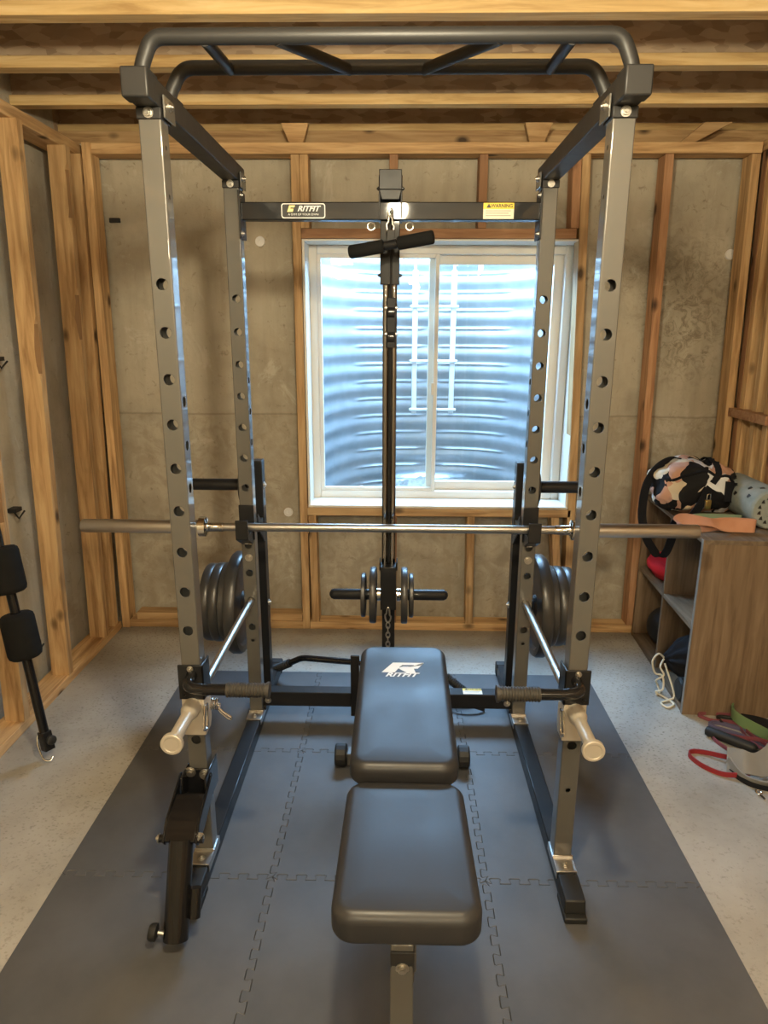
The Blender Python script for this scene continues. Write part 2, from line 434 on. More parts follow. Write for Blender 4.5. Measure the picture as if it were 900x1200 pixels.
def stud(parent, xb, xt, z0=.038, z1=2.26, w=.038, y0=3.30, d=.089, m=None, name='stud'):
    G().hexa([(xb - w / 2, y0, z0), (xb + w / 2, y0, z0), (xb + w / 2, y0 + d, z0), (xb - w / 2, y0 + d, z0)],
             [(xt - w / 2, y0, z1), (xt + w / 2, y0, z1), (xt + w / 2, y0 + d, z1), (xt - w / 2, y0 + d, z1)]
             ).build(name, m or woodZ, parent, .002)
def hboard(parent, x0, x1, z0, z1, y0=3.30, d=.089, m=None, name='plate'):
    G().box(x0, x1, y0, y0 + d, z0, z1).build(name, m or woodX, parent, .002)
hboard(wall_back, -1.335, 1.60, 2.262, 2.307, name='top_plate')
hboard(wall_back, -1.40, -.456, 0, .040, name='bottom_plate')
hboard(wall_back, -.417, 1.66, 0, .040, name='bottom_plate')
hboard(wall_back, -1.33, -.458, .0405, .078, y0=3.305, d=.08, name='bottom_plate')
stud(wall_back, -1.385, -1.352, 0, 2.307, .040, 3.29)
stud(wall_back, -.437, -.433, .0, 2.26)
stud(wall_back, -.388, -.394, .0405, .615)
stud(wall_back, -.394, -.394, 1.957, 2.26)
stud(wall_back, .003, .003, 1.957, 2.26, m=redZ, name='cripple_stud')
stud(wall_back, .400, .398, 1.957, 2.26, m=redZ, name='cripple_stud')
stud(wall_back, .410, .400, .0405, .615, name='cripple_stud')
stud(wall_back, .012, .012, .0405, .615, m=redZ, name='cripple_stud')
stud(wall_back, .915, .845, .0405, 2.26)
stud(wall_back, .874, .818, .0405, .615); stud(wall_back, .815, .805, 1.957, 2.26, m=redZ)
stud(wall_back, 1.243, 1.204, .0405, 2.26, m=redZ)
stud(wall_back, 1.635, 1.578, .0405, 2.26)
hboard(wall_back, -.414, .825, 1.914, 1.956, m=redX, name='window_header')
hboard(wall_back, -.417, .893, .616, .655, name='rough_sill')
# steel form ties and plugs left in the concrete
for x, z in ((-1.30, 2.005), ):
    G().box(x - .025, x + .025, 3.405, 3.42, z - .010, z + .010).build('form_tie', darkgun, wall_back, .002)
for x, z in ((-.623, 1.914), (1.57, 1.86), (-.532, .60), (1.03, .68)):
    G().lathe((x, 3.42, z), (x, 3.40, z), [(0, .024), (.008, .022), (.008, .008), (.004, .007)], 16).build('wall_plug', white_bag, wall_back)

# left wall
wall_left = struct(G().box(-1.72, -1.545, -2.6, 3.42, 0, 2.62).build('wall_left', conc_left), 'grey concrete left wall behind knotty wood studs', 'wall')
G().box(-1.51, -1.405, -2.6, 3.285, 0, .038).build('bottom_plate', woodY, wall_left, .002)
G().box(-1.51, -1.400, -2.6, 3.40, 2.262, 2.31).build('top_plate', woodY, wall_left, .002)
def wane_stud(yb, yt, seed, d=.078, w=.038):
    """stud of the left wall with a wavy, barky edge"""
    n = 70; vs = []; fs = []; wvs = []
    for i in range(n + 1):
        z = .038 + 2.224 * i / n; y = yb + (yt - yb) * i / n
        x1 = -1.405 + .028 * (i / n); x0 = x1 - d
        wv = max(0, noise.noise(V((seed * 3.1, z * 3.5, 0))) + .25 * noise.noise(V((seed, z * 22, 1))) - .05) * .04; wvs.append(wv)
        for px_, py_ in ((x0, y), (x1 - wv * .8, y), (x1, y + .010 + wv * .3), (x1, y + w), (x0, y + w)): vs.append((px_, py_, z))
    for i in range(n):
        for k in range(5): fs.append((i * 5 + k, i * 5 + (k + 1) % 5, (i + 1) * 5 + (k + 1) % 5, (i + 1) * 5 + k))
    fs.append((4, 3, 2, 1, 0)); fs.append(tuple(n * 5 + k for k in range(5)))
    g = G().add(vs, fs)
    for i in range(n):
        if min(wvs[i], wvs[i + 1]) > .005: g.m[i * 5 + 1] = 1
    g.build('stud', [woodZ, bark], wall_left, smooth=25)
wane_stud(2.700, 2.765, 3); wane_stud(3.085, 3.145, 8); wane_stud(2.33, 2.39, 12)
for y in (1.96, 1.55, 1.14): wane_stud(y, y, int(y * 100))
G().hexa([(-1.485, 3.215, .038), (-1.410, 3.215, .038), (-1.410, 3.253, .038), (-1.485, 3.253, .038)],
         [(-1.455, 3.29, 2.262), (-1.380, 3.29, 2.262), (-1.380, 3.328, 2.262), (-1.455, 3.328, 2.262)]).build('stud', woodZ, wall_left, .002)
for y, z in ((2.70, 1.40), (2.68, .80), (2.69, .20), (2.60, 2.02)):
    g = G(); g.box(-1.545, -1.51, y - .035, y + .01, z - .008, z + .008); g.tube([(-1.525, y - .03, z), (-1.51, y - .02, z - .035), (-1.50, y + .01, z - .01)], .004, 8)
    g.build('form_tie', darkgun, wall_left)

# right wall : studs in front of a sheathed partition
wall_right = struct(G().box(1.76, 1.95, -2.6, 3.42, 0, 2.62).build('wall_right', osb), 'framed right wall with bare wood studs and a blocking board', 'wall')
G().box(1.655, 1.755, -2.6, 3.295, 0, .038).build('bottom_plate', woodY, wall_right, .002)
G().box(1.615, 1.755, -2.6, 3.40, 2.275, 2.32).build('top_plate', woodY, wall_right, .002)
def rstud(yb, yt, w=.04, m=None):
    G().hexa([(1.655, yb, .038), (1.755, yb, .038), (1.755, yb + w, .038), (1.655, yb + w, .038)],
             [(1.62, yt, 2.275), (1.755, yt, 2.275), (1.755, yt + w, 2.275), (1.62, yt + w, 2.275)]).build('stud', m or woodZ, wall_right, .002)
rstud(3.215, 3.25); rstud(3.255, 3.295, m=redZ); rstud(3.105, 3.13); rstud(3.0, 3.02); rstud(2.93, 2.95, m=redZ); rstud(2.55, 2.56); rstud(2.15, 2.15); rstud(1.74, 1.74)
G().box(1.60, 1.66, 2.96, 3.33, 1.125, 1.165).build('blocking', redX, wall_right, .002)

struct(G().box(-1.72, 1.95, -2.7, -2.6, 0, 2.62).build('wall_front', conc_back), 'concrete wall at the other end of the basement', 'wall')
ceiling = struct(G().box(-1.72, 1.95, -2.6, 3.62, 2.62, 2.66).build('ceiling', osb), 'underside of the floor sheathing between wooden joists', 'ceiling')
y = 2.245 - .405 * 11
G().box(-1.72, 1.95, 3.42, 3.62, 2.331, 2.384).build('mud_sill', woodX, ceiling, .002)
G().box(-1.72, 1.95, 3.585, 3.62, 2.385, 2.62).build('rim_joist', osb, ceiling)
for xa, xb in ((-1.72, -1.546), (1.762, 1.95)): G().box(xa, xb, 3.42, 3.584, 2.385, 2.62).build('rim_joist', osb, ceiling)
while y < 3.5:
    g = G()
    g.box(-1.545, 1.76, y, y + .056, ZF, ZF + .038, 0); g.box(-1.545, 1.76, y, y + .056, 2.582, 2.62, 0)
    g.box(-1.545, 1.76, y + .023, y + .033, ZF + .038, 2.582, 1)
    g.build('joist', [lamX, osb], ceiling, .0015)
    y += .405
for x, dx in ((-.46, .0), (.60, .0), (1.25, .12)):
    G().hexa([(x, 3.335, 2.308), (x + .06, 3.335, 2.308), (x + .06, 3.375, 2.308), (x, 3.375, 2.308)],
             [(x - .03 + dx, 3.30, 2.384), (x + .09 + dx, 3.30, 2.384), (x + .09 + dx, 3.34, 2.384), (x - .03 + dx, 3.34, 2.384)]).build('nailing_block', woodX, ceiling, .002)

# window : white vinyl slider set into the concrete
g = G()
fx0, fx1, fz0, fz1, fy0, fy1 = -.405, .865, .665, 1.905, 3.47, 3.55
fw = .040
g.box(fx0, fx0 + fw, fy0, fy1, fz0, fz1); g.box(fx1 - fw, fx1, fy0, fy1, fz0, fz1)
g.box(fx0 + fw, fx1 - fw, fy0, fy1, fz0, fz0 + fw); g.box(fx0 + fw, fx1 - fw, fy0, fy1, fz1 - fw, fz1)
window = struct(g.build('window_1', white_vinyl, None, .004), 'white sliding basement window looking onto the window well', 'window')
def sash(x0, x1, z0, z1, y0, w, name='sash'):
    g = G(); d = .026
    g.box(x0, x0 + w, y0, y0 + d, z0, z1); g.box(x1 - w, x1, y0, y0 + d, z0, z1)
    g.box(x0 + w, x1 - w, y0, y0 + d, z0, z0 + w); g.box(x0 + w, x1 - w, y0, y0 + d, z1 - w, z1)
    s = g.build(name, white_vinyl, window, .003)
    G().box(x0 + w - .004, x1 - w + .004, y0 + .011, y0 + .015, z0 + w - .004, z1 - w + .004).build('pane', glass, s)
sash(-.366, .226, .703, 1.868, 3.478, .020)
sash(.178, .826, .704, 1.868, 3.515, .046)
G().box(.196, .214, 3.470, 3.4785, 1.20, 1.26).build('latch', white_vinyl, window, .002)
# painted liner boards from the framing back to the frame
g = G(); t = .012
g.box(-.413, -.401, 3.31, 3.47, .668, 1.905); g.box(.865, .877, 3.31, 3.47, .668, 1.905)
g.box(-.413, .877, 3.305, 3.47, .656, .668); g.box(-.413, .877, 3.31, 3.47, 1.905, 1.913)
g.build('window_liner', white_vinyl, window, .002)

# ------------------------------------------------------------------ outside: window well
half = [(-.705, 3.62), (-.655, 3.80), (-.60, 4.02), (-.52, 4.22), (-.40, 4.36), (-.25, 4.43), (-.08, 4.45)]
plan = spline([(.235 + x, y, 0) for x, y in half] + [(.235 - x, y, 0) for x, y in half[::-1]], 8)
plen = [0.]
for a, b_ in zip(plan[:-1], plan[1:]): plen.append(plen[-1] + (b_ - a).length)
def well_plan(t):
    """t 0..1 along the curved sheet from the left wall edge round to the right: point, inward normal"""
    d = t * plen[-1]; k = 0
    while k < len(plan) - 2 and plen[k + 1] < d: k += 1
    f = (d - plen[k]) / (plen[k + 1] - plen[k]); tn = (plan[k + 1] - plan[k]).normalized()
    return plan[k].lerp(plan[k + 1], f), V((tn.y, -tn.x, 0))
nz, nt_ = 230, 72
vs = []; fs = []
for j in range(nz + 1):
    z = .48 + 1.54 * j / nz; ph = (z - .48) / .108 * 2 * PI
    off = .0065 * math.sin(ph)
    for i in range(nt_ + 1):
        t = i / nt_; p, n_ = well_plan(t)
        em = 0.
        if .25 < t < .75:
            fr_ = ((z - .48) / .108) % 1.0
            if .60 < fr_ < .76 and (.30 < t < .485 or .515 < t < .70): em = .010 * math.sin((fr_ - .60) / .16 * PI)
        q = p + n_ * (off + em); vs.append((q.x, q.y, z))
for j in range(nz):
    for i in range(nt_):
        a = j * (nt_ + 1) + i; fs.append((a, a + 1, a + nt_ + 2, a + nt_ + 1))
well = G().add(vs, fs).build('window_well', galv, smooth=80, recalc=False)
sd = well.modifiers.new('sheet', 'SOLIDIFY'); sd.thickness = .004; sd.offset = -1
tag(well, 'corrugated galvanised steel window well curving round outside the window', 'window well')
lad = thing('ladder', (.245, 4.38, 1.0), 'pale escape ladder hanging on the corrugated window well', 'ladder')
for x in (.130, .365): G().box(x - .016, x + .016, 4.36, 4.385, 1.0, 1.865).build('rail', ladder_m, lad, .004)
for z in (1.03, 1.33, 1.655):
    G().box(.100, 0.395, 4.345, 4.375, z - .008, z + .008).build('rung', ladder_m, lad, .004)
for x in (.130, .365): G().tube(bend([(x, 4.37, 1.86), (x, 4.37, 2.035), (x, 4.47, 2.035), (x, 4.47, 2.0)], .02), .008, 8).build('hook', ladder_m, lad)
vs = []; fs = []
N = 60
for j in range(N + 1):
    for i in range(N + 1):
        wy = .80 * j / N; x = .235 + (.68 - .42 * max(0, wy - .3)) * (2 * i / N - 1); y = 3.625 + wy
        vs.append((x, y, .54 + .035 * noise.noise(V((x * 14, y * 14, 0))) + .025 * noise.noise(V((x * 40, y * 40, 3))) + .04 * noise.noise(V((x * 3, y * 3, 9)))))
for j in range(N):
    for i in range(N):
        a = j * (N + 1) + i; fs.append((a, a + 1, a + N + 2, a + N + 1))
tag(G().add(vs, fs).build('gravel', gravel_m, smooth=80), 'pale gravel at the bottom of the window well', 'gravel', None, 'stuff')

# ------------------------------------------------------------------ foam mat of puzzle tiles
def seam(p, q, n=11, depth=.019, flip=1):
    """jigsaw line from p to q (2D)"""
    p, q = V((*p, 0)), V((*q, 0)); d = (q - p); L = d.length; t = d.normalized(); nn = V((-t.y, t.x, 0)) * flip
    out = [p]; pit = L / n
    for k in range(n):
        c = p + t * pit * (k + .5); a = pit * .25
        for s, h, wv in ((-1, 0, .82), (-1, .85, 1.16), (-.8, 1, 1.1), (.8, 1, 1.1), (1, .85, 1.16), (1, 0, .82)):
            out.append(c + t * a * s * wv + nn * depth * (h - .5) )
    out.append(q); return out
XS = (-.915, -.312, .291, .894); YS = (.39, .995, 1.605, 2.210, 2.812)
tilelabels = {}
rowname = {3: 'far row by the back wall', 2: 'second row from the back wall', 1: 'third row from the back wall', 0: 'nearest row at the bottom of the photo'}
colname = {0: 'left column', 1: 'middle column', 2: 'right column'}
for i in range(3):
    for j in range(4):
        if j == 0 and i == 9: continue
        x0, x1, y0, y1 = XS[i], XS[i + 1], YS[j], YS[j + 1]; gp = .0006
        bt = seam((x0, y0), (x1, y0)) if j > 0 else [V((x0, y0, 0)), V((x1, y0, 0))]
        rt = seam((x1, y0), (x1, y1)) if i < 2 else [V((x1, y0, 0)), V((x1, y1, 0))]
        tp = seam((x0, y1), (x1, y1)) if j < 3 else [V((x0, y1, 0)), V((x1, y1, 0))]
        lf = seam((x0, y0), (x0, y1)) if i > 0 else [V((x0, y0, 0)), V((x0, y1, 0))]
        poly = bt[:-1] + rt[:-1] + tp[::-1][:-1] + lf[::-1][:-1]
        cx, cy = (x0 + x1) / 2, (y0 + y1) / 2
        poly = [(cx + (p.x - cx) * (1 - 2 * gp / .6), cy + (p.y - cy) * (1 - 2 * gp / .6)) for p in poly]
        o = G().prism(poly, (0, 0, .0005), (1, 0, 0), (0, 1, 0), (0, 0, .0115)).build('foam_mat_tile', foam, None, .0012, 1, 30)
        tag(o, 'grey foam puzzle mat tile, %s, %s' % (colname[i], rowname[j]), 'mat tile', 'interlocking floor mat tiles')
ZM = .012

# ------------------------------------------------------------------ power rack
XU, YFr, YRr, WU = .51, 1.635, 2.372, .050      # upright centre x, front faces, section
Z0, DZ = 1.612, .1075
rack = thing('power_rack', (0, 2.0, ZM), 'silver and black power rack with pull-up bars standing on the foam mat', 'power rack')
def perforated(x0, x1, y0, y1, z0, z1, fh, sh, name, parent):
    cells = [(z, r, 0) for z, r in fh] + [(z, r, 1) for z, r in sh]
    cuts = {z0, z1}
    for z, r, k in cells: cuts |= {round(z - r - .006, 5), round(z + r + .006, 5)}
    cuts = sorted(cuts); g = G(); n = 24
    walls = [((x0, y0), (1, 0), x1 - x0, 0), ((x1, y0), (0, 1), y1 - y0, 1), ((x1, y1), (-1, 0), x1 - x0, 0), ((x0, y1), (0, -1), y1 - y0, 1)]
    for (ox, oy), (ux, uy), w, kind in walls:
        P = lambda a, z: (ox + ux * a, oy + uy * a, z)
        for a, b_ in zip(cuts[:-1], cuts[1:]):
            h = [c for c in cells if c[2] == kind and abs(c[0] - (a + b_) / 2) < .001]
            if not h: g.add([P(0, a), P(w, a), P(w, b_), P(0, b_)], [(0, 1, 2, 3)]); continue
            zc, r, _ = h[0]
            ring = [P(w / 2 + r * math.cos(2 * PI * k / n), zc + r * math.sin(2 * PI * k / n)) for k in range(n)]
            base = [P(0, a), P(w, a), P(w, b_), P(0, b_)]
            fA = (0, 1, 2) + tuple(4 + (k % n) for k in range(n + 3, n // 2 + 2, -1))
            fA = (0, 1, 2) + tuple(4 + (k % n) for k in range(27, 14, -1))
            fB = (2, 3, 0) + tuple(4 + k for k in range(15, 2, -1))
            g.add(base + ring, [fA, fB])
    o = g.build(name, steel_grey, parent, recalc=False, smooth=30)
    bm = bmesh.new(); bm.from_mesh(o.data); bmesh.ops.remove_doubles(bm, verts=bm.verts[:], dist=1e-5); bm.to_mesh(o.data); bm.free()
    bv = o.modifiers.new('edge', 'BEVEL'); bv.width = .0035; bv.segments = 3; bv.limit_method = 'ANGLE'; bv.angle_limit = math.radians(60)
    bv.harden_normals = True
    s = o.modifiers.new('wall', 'SOLIDIFY'); s.thickness = .0028; s.offset = -1
    wn = o.modifiers.new('normals', 'WEIGHTED_NORMAL'); wn.keep_sharp = True
    return o
def bolt(p, d, parent, r=.0085, name='bolt', m=None):
    p, d = V(p), V(d).normalized(); g = G()
    g.lathe(p, p + d, [(0, r * 1.45), (.0015, r * 1.45), (.0015, r), (.006, r), (.006, r * .6), (.009, r * .5)], 12)
    return g.build(name, m or zinc, parent, smooth=30)
ZR = .067       # top of the floor rails
for sx in (-1, 1):
    for yf, front in ((YFr, 1), (YRr, 0)):
        idx = [0, 1, 2, 3, 4, 5, 6, 7, 8, 9, 10, 11] if front else [0, 1, 2, 3, 4, 5, 6, 7, 8, 9, 10, 11]
        fh = [(Z0 - k * DZ, .0135) for k in idx]
        fh += [(.672, .007), (.29, .007)] if front else [(.375, .007)]
        sh = [(Z0 - k * DZ, .0125) for k in (2.5, 3.5, 4.5)] + [(1.80, .006), (1.90, .006)]
        x = sx * XU
        perforated(x - WU / 2, x + WU / 2, yf, yf + WU, ZR + .004, 1.955, fh, sh, 'upright', rack)
        g = G()
        g.box(x - .028, x + .028, yf - .055, yf + WU + .01, ZR, ZR + .005); g.box(x - .028, x + .028, yf - .004, yf, ZR, ZR + .012)
        g.box(x - .0285, x - .0255, yf - .055, yf + WU + .01, ZR - .02, ZR + .005); g.box(x + .0255, x + .0285, yf - .055, yf + WU + .01, ZR - .02, ZR + .005)
        br = g.build('base_bracket', satin, rack, .001)
        bolt((x, yf - .028, ZR + .005), (0, 0, 1), br)
    # floor rail
    fr = G().box(sx * XU - .025, sx * XU + .025, 1.55, 2.80, ZM + .003, ZR).build('floor_rail', black, rack, .003)
    x = sx * XU
    g = G(); g.hexa([(x - .030, 1.463, ZM), (x + .030, 1.463, ZM), (x + .030, 1.555, ZM), (x - .030, 1.555, ZM)],
                    [(x - .030, 1.463, ZM + .018), (x + .030, 1.463, ZM + .018), (x + .030, 1.555, ZM + .018), (x - .030, 1.555, ZM + .018)])
    g.hexa([(x - .028, 1.478, ZM + .018), (x + .028, 1.478, ZM + .018), (x + .028, 1.562, ZM + .018), (x - .028, 1.562, ZM + .018)],
           [(x - .027, 1.482, ZR + .002), (x + .027, 1.482, ZR + .002), (x + .028, 1.572, ZR + .005), (x - .028, 1.572, ZR + .005)])
    g.build('rubber_foot', rubber, fr, .004)
    G().box(x - .028, x + .028, 2.79, 2.83, ZM, ZR + .003).build('rubber_foot', rubber, fr, .004)
    # top side rail
    sr = G().box(x - .026, x + .026, 1.60, 2.47, 1.974, 2.026).build('side_rail', darkgun, rack, .003)
    g = G(); g.box(x - .028, x + .028, 1.555, 1.60, 1.971, 2.028); g.build('end_cap', darkgun, sr, .004)
    for yf in (YFr, YRr):
        g = G(); g.box(x - .027, x + .027, yf - .005, yf + .065, 1.951, 1.974); o = g.build('top_bracket', darkgun, rack, .002)
        g = G(); g.box(x - sx * .032 - .002, x - sx * .032 + .002, yf + .003, yf + .075, 1.955, 2.0); g.build('gusset_plate', steel_grey, rack, .001)
        bolt((x, yf - .005, 1.963), (0, -1, 0), rack, .008)
        bolt((x - sx * .034, yf + .04, 1.985), (-sx, 0, 0), rack, .007)
# pull-up bars
for name, Y, hx, hz in (('front', 1.60, .482, 2.094), ('rear', 1.782, .475, 2.097)):
    pts = bend([(-XU, Y, 2.02), (-XU + .006, Y, 2.045), (-hx, Y, hz), (hx, Y, hz), (XU - .006, Y, 2.045), (XU, Y, 2.02)], .075, 14)
    g = G(); g.tube(pts, .0155, 16)
    for s in (-1, 1): g.box(s * XU - .025, s * XU + .025, Y - .03, Y + .03, 2.026, 2.030)
    g.build('pull_up_bar', darkgun, rack)
for xf, xr in ((-.372, -.362), (.381, .374), (-.222, -.085), (.235, .085)):
    G().tube([(xf, 1.60, 2.088), (xr, 1.782, 2.092)], .0125, 16).build('pull_up_grip', darkgun, rack)
# rear crossbeam with badge and warning label
cb = G().box(-.484, .484, YRr + .004, YRr + .05, 1.857, 1.911).build('crossbeam', black, rack, .003)
for sx in (-1, 1):
    g = G(); g.box(sx * .483 - .003, sx * .483 + .003, YRr - .012, YRr + .07, 1.80, 1.945); g.box(sx * .53 - .006, sx * .53 + .006, YRr + .02, YRr + .045, 1.80, 1.92)
    pl = g.build('crossbeam_plate', darkgun, cb, .001)
    for z in (1.815, 1.93): bolt((sx * .48, YRr + .0, z), (-sx, 0, 0), cb, .007)
yb = YRr + .004
def rrect(w, h, r, n=5):
    out = []
    for cx, cy, a in ((w / 2 - r, -h / 2 + r, -PI / 2), (w / 2 - r, h / 2 - r, 0), (-w / 2 + r, h / 2 - r, PI / 2), (-w / 2 + r, -h / 2 + r, PI)):
        for k in range(n + 1):
            th = a + PI / 2 * k / n; out.append((cx + r * math.cos(th), cy + r * math.sin(th)))
    return out
bc = (-.279, yb, 1.884)
g = G(); g.prism(rrect(.142, .045, .008), bc, (1, 0, 0), (0, 0, 1), (0, -.0008, 0), 0); g.prism(rrect(.136, .039, .006), (bc[0], yb - .0008, bc[2]), (1, 0, 0), (0, 0, 1), (0, -.0004, 0), 1)
bd = g.build('badge', [white_print, black_print], rack); bd['label'] = 'black maker badge with white border and gold emblem'
ty = yb - .0014
text('lettering', 'RITFIT', (bc[0] + .016, ty, bc[2] + .006), .0225, (1, 0, 0), (0, 0, 1), white_print, bd, shear=.35, bold=.0007, xs=1.12)
text('lettering', 'A GYM OF YOUR OWN', (bc[0], ty, bc[2] - .011), .0085, (1, 0, 0), (0, 0, 1), white_print, bd, xs=1.1)
g = G()
g.prism([(-.052, -.003), (-.045, .016), (-.026, .016), (-.029, .010), (-.041, .010), (-.042, .006), (-.031, .006), (-.034, -.003)], (bc[0], ty, bc[2]), (1, 0, 0), (0, 0, 1), (0, -.0003, 0))
g.build('emblem', gold_print, bd)
wc = (.349, yb, 1.884)
def warning_label(c, w, h, u, wv, nrm, parent, text_lines=3):
    u, wv, nrm = V(u), V(wv), V(nrm); c = V(c); g = G()
    def rect(a0, a1, b0, b1, lift, mi): g.prism([(a0, b0), (a1, b0), (a1, b1), (a0, b1)], c + nrm * lift, u, wv, nrm * .0003, mi)
    rect(-w / 2, w / 2, -h / 2, h / 2, 0, 0); rect(-w / 2, w / 2, h * .12, h / 2, .0003, 1)
    for k in range(text_lines):
        z = h * (.02 - .15 * k); rect(-w * .42, w * (.40 - .07 * (k % 2)), z - h * .035, z + h * .01, .0003, 3)
    s = h * .14
    g.prism([(-w * .40, h * .2), (-w * .40 + 2.3 * s, h * .2), (-w * .40 + 1.15 * s, h * .2 + 1.9 * s)], c + nrm * .0006, u, wv, nrm * .0003, 2)
    o = g.build('warning_label', [paper, yellow_print, black_print, grey_print], parent); o['label'] = 'yellow and white warning sticker'
    text('lettering', 'WARNING', c + nrm * .001 + u * w * .10 + wv * h * .305, h * .30, u, wv, black_print, o, bold=.0003)
warning_label(wc, .098, .048, (1, 0, 0), (0, 0, 1), (0, -1, 0), rack)
# lower rear crossmember
lc = G().box(-.484, .484, YRr + .03, YRr + .085, .080, .140).build('low_crossmember', black, rack, .003)
for sx in (-1, 1):
    G().box(sx * .495 - .02, sx * .495 + .02, YRr + .02, YRr + .095, ZR, .085).build('crossmember_bracket', black, lc, .002)
    bolt((sx * .468, YRr + .03, .105), (0, -1, 0), lc, .009)
warning_label((.335, YRr + .058, .1402), .075, .042, (1, 0, 0), (0, 1, 0), (0, 0, 1), rack, 2)
G().box(-.142, -.108, YRr + .02, YRr + .03, .045, .305).build('foot_plate', black, rack, .003)
# lat tower
YT = 2.405
g = G(); g.box(-.022, .026, YT + .035, YT + .08, ZM + .003, 1.98); g.build('lat_post', black, rack, .003)
for x in (-.0125, .0155):
    G().cyl((x, YT + .012, .53), (x, YT + .012, 1.68), .0105, n=20).build('guide_rod', darkchrome, rack)
g = G()
g.hexa([(-.026, YT - .045, 1.915), (.030, YT - .045, 1.915), (.033, YT + .085, 1.915), (-.029, YT + .085, 1.915)],
       [(-.034, YT - .045, 1.945), (.038, YT - .045, 1.945), (.038, YT + .085, 1.945), (-.034, YT + .085, 1.945)])
g.box(-.034, .038, YT - .045, YT + .085, 1.945, 2.004); g.box(-.036, -.030, YT - .03, YT + .07, 1.86, 1.99); g.box(.034, .040, YT - .03, YT + .07, 1.86, 1.99)
ph = g.build('pulley_housing', darkgun, rack, .002)
for sx in (-1, 1):
    G().cyl((.002 + sx * .035, YT - .02, 1.905), (.002 + sx * .095, YT - .02, 1.905), .0075, n=12).build('stop_pin', black, ph)
    g = G(); g.tube(arc((.002 + sx * .062, YT - .03, 1.838), .012, 0, 2 * PI, 18)[:-1], .003, 8, closed=True); g.build('eye_loop', zinc, ph)
    bolt((.002 + sx * .036, YT, 1.955), (sx, 0, 0), ph, .006, m=black)
g = G(); g.box(-.031, .033, YT - .012, YT + .03, 1.66, 1.90)
lb = g.build('rail_bracket', black, rack, .002)
for z in (1.69, 1.79): 
    for sx in (-1, 1): bolt((.001 + sx * .032, YT + .01, z), (sx, 0, 0), lb, .006, m=black)
g = G(); g.box(-.008, .021, YT - .022, YT + .0, 1.455, 1.618); g.lathe((-.006, YT - .011, 1.57), (.018, YT - .011, 1.57), [(0, .02), (.024, .02)], 20); g.lathe((-.006, YT - .011, 1.49), (.018, YT - .011, 1.49), [(0, .02), (.024, .02)], 20)
fp = g.build('floating_pulley', black, rack, .002)
for z in (1.50, 1.585):
    for sx in (-1, 1): bolt((.0065 + sx * .0145, YT - .011, z), (sx, 0, 0), fp, .006)
G().tube([(.005, YT - .012, 1.93), (.005, YT - .012, 1.60)], .0035, 8).build('cable', black, rack)
G().tube([(.003, YT - .002, 1.47), (.002, YT - .002, .68)], .004, 8).build('cable', black, rack)
g = G(); g.box(-.027, .031, YT - .035, YT + .03, .505, .672); g.box(-.031, -.027, YT - .035, YT + .03, .66, .69); g.box(.031, .035, YT - .035, YT + .03, .66, .69)
cg = g.build('weight_carriage', black, rack, .002)
for sx in (-1, 1):
    x0 = .0035 + sx * .03; x1 = .0035 + sx * .222
    G().lathe((x0, YT - .003, .555), (x1, YT - .003, .555), [(0, .0205), (.175, .0205), (.186, .016), (.192, .005)], 24).build('weight_post', black, cg)
    G().ring((x0, YT - .003, .555), (x0 + sx * .014, YT - .003, .555), .024, .0205).build('post_collar', chrome, cg)
# plate storage posts behind the rear uprights
for sx in (-1, 1):
    x = sx * .507
    sp_ = G().box(x - .027, x + .027, 2.53, 2.582, ZR, 1.035).build('storage_post', black, rack, .003)
    G().prism([(2.42, .80), (2.53, .72), (2.53, .78), (2.42, .86)], (x + sx * -.024, 0, 0), (0, 1, 0), (0, 0, 1), (-sx * .004, 0, 0)).build('brace', darkgun, sp_, .001)
    G().box(x - .024, x + .024, 2.42, 2.531, .785, .815).build('tie_bar', darkgun, sp_, .002)
    for z in (.938, .455):
        xo = sx * .54
        G().lathe((xo, 2.556, z), (sx * .762, 2.556, z), [(0, .0225), (.212, .0225), (.222, .019)], 24).build('plate_peg', black, sp_)
        if z > .9: G().lathe((sx * .550, 2.556, z), (sx * .566, 2.556, z), [(0, .075), (.003, .082), (.012, .082), (.016, .07)], 36).build('peg_flange', rubber, sp_)
        bolt((sx * .480, 2.556, z), (-sx, 0, 0), sp_, .009)
for sx in (-1, 1): bolt((sx * XU, YRr, .705), (0, -1, 0), rack, .010)

# ------------------------------------------------------------------ accessories on the rack
for sx, lab in ((-1, 'black J-cup holding the barbell on the rear upright nearer the leaning foam rollers'), (1, 'black J-cup holding the barbell on the rear upright nearer the wooden shelf')):
    x = sx * XU
    jh = thing('j_cup', (x, YRr - .01, .80), lab, 'rack hook', 'J-cups under the barbell')
    g = G(); g.box(x - .027, x + .027, YRr - .007, YRr - .001, .775, .905); g.build('back_plate', black, jh, .002)
    g = G(); g.prism([(YRr - .007, .815), (YRr - .075, .815), (YRr - .085, .870), (YRr - .092, .870), (YRr - .092, .800), (YRr - .02, .765), (YRr - .007, .765)], (x - .022, 0, 0), (0, 1, 0), (0, 0, 1), (.044, 0, 0))
    g.build('hook_arm', black, jh, .002)
    G().box(x - .023, x + .023, YRr - .074, YRr - .0075, .8155, .8205).build('liner', rubber, jh, .001)
    bolt((x, YRr - .02, .775), (0, -1, 0), jh, .009)

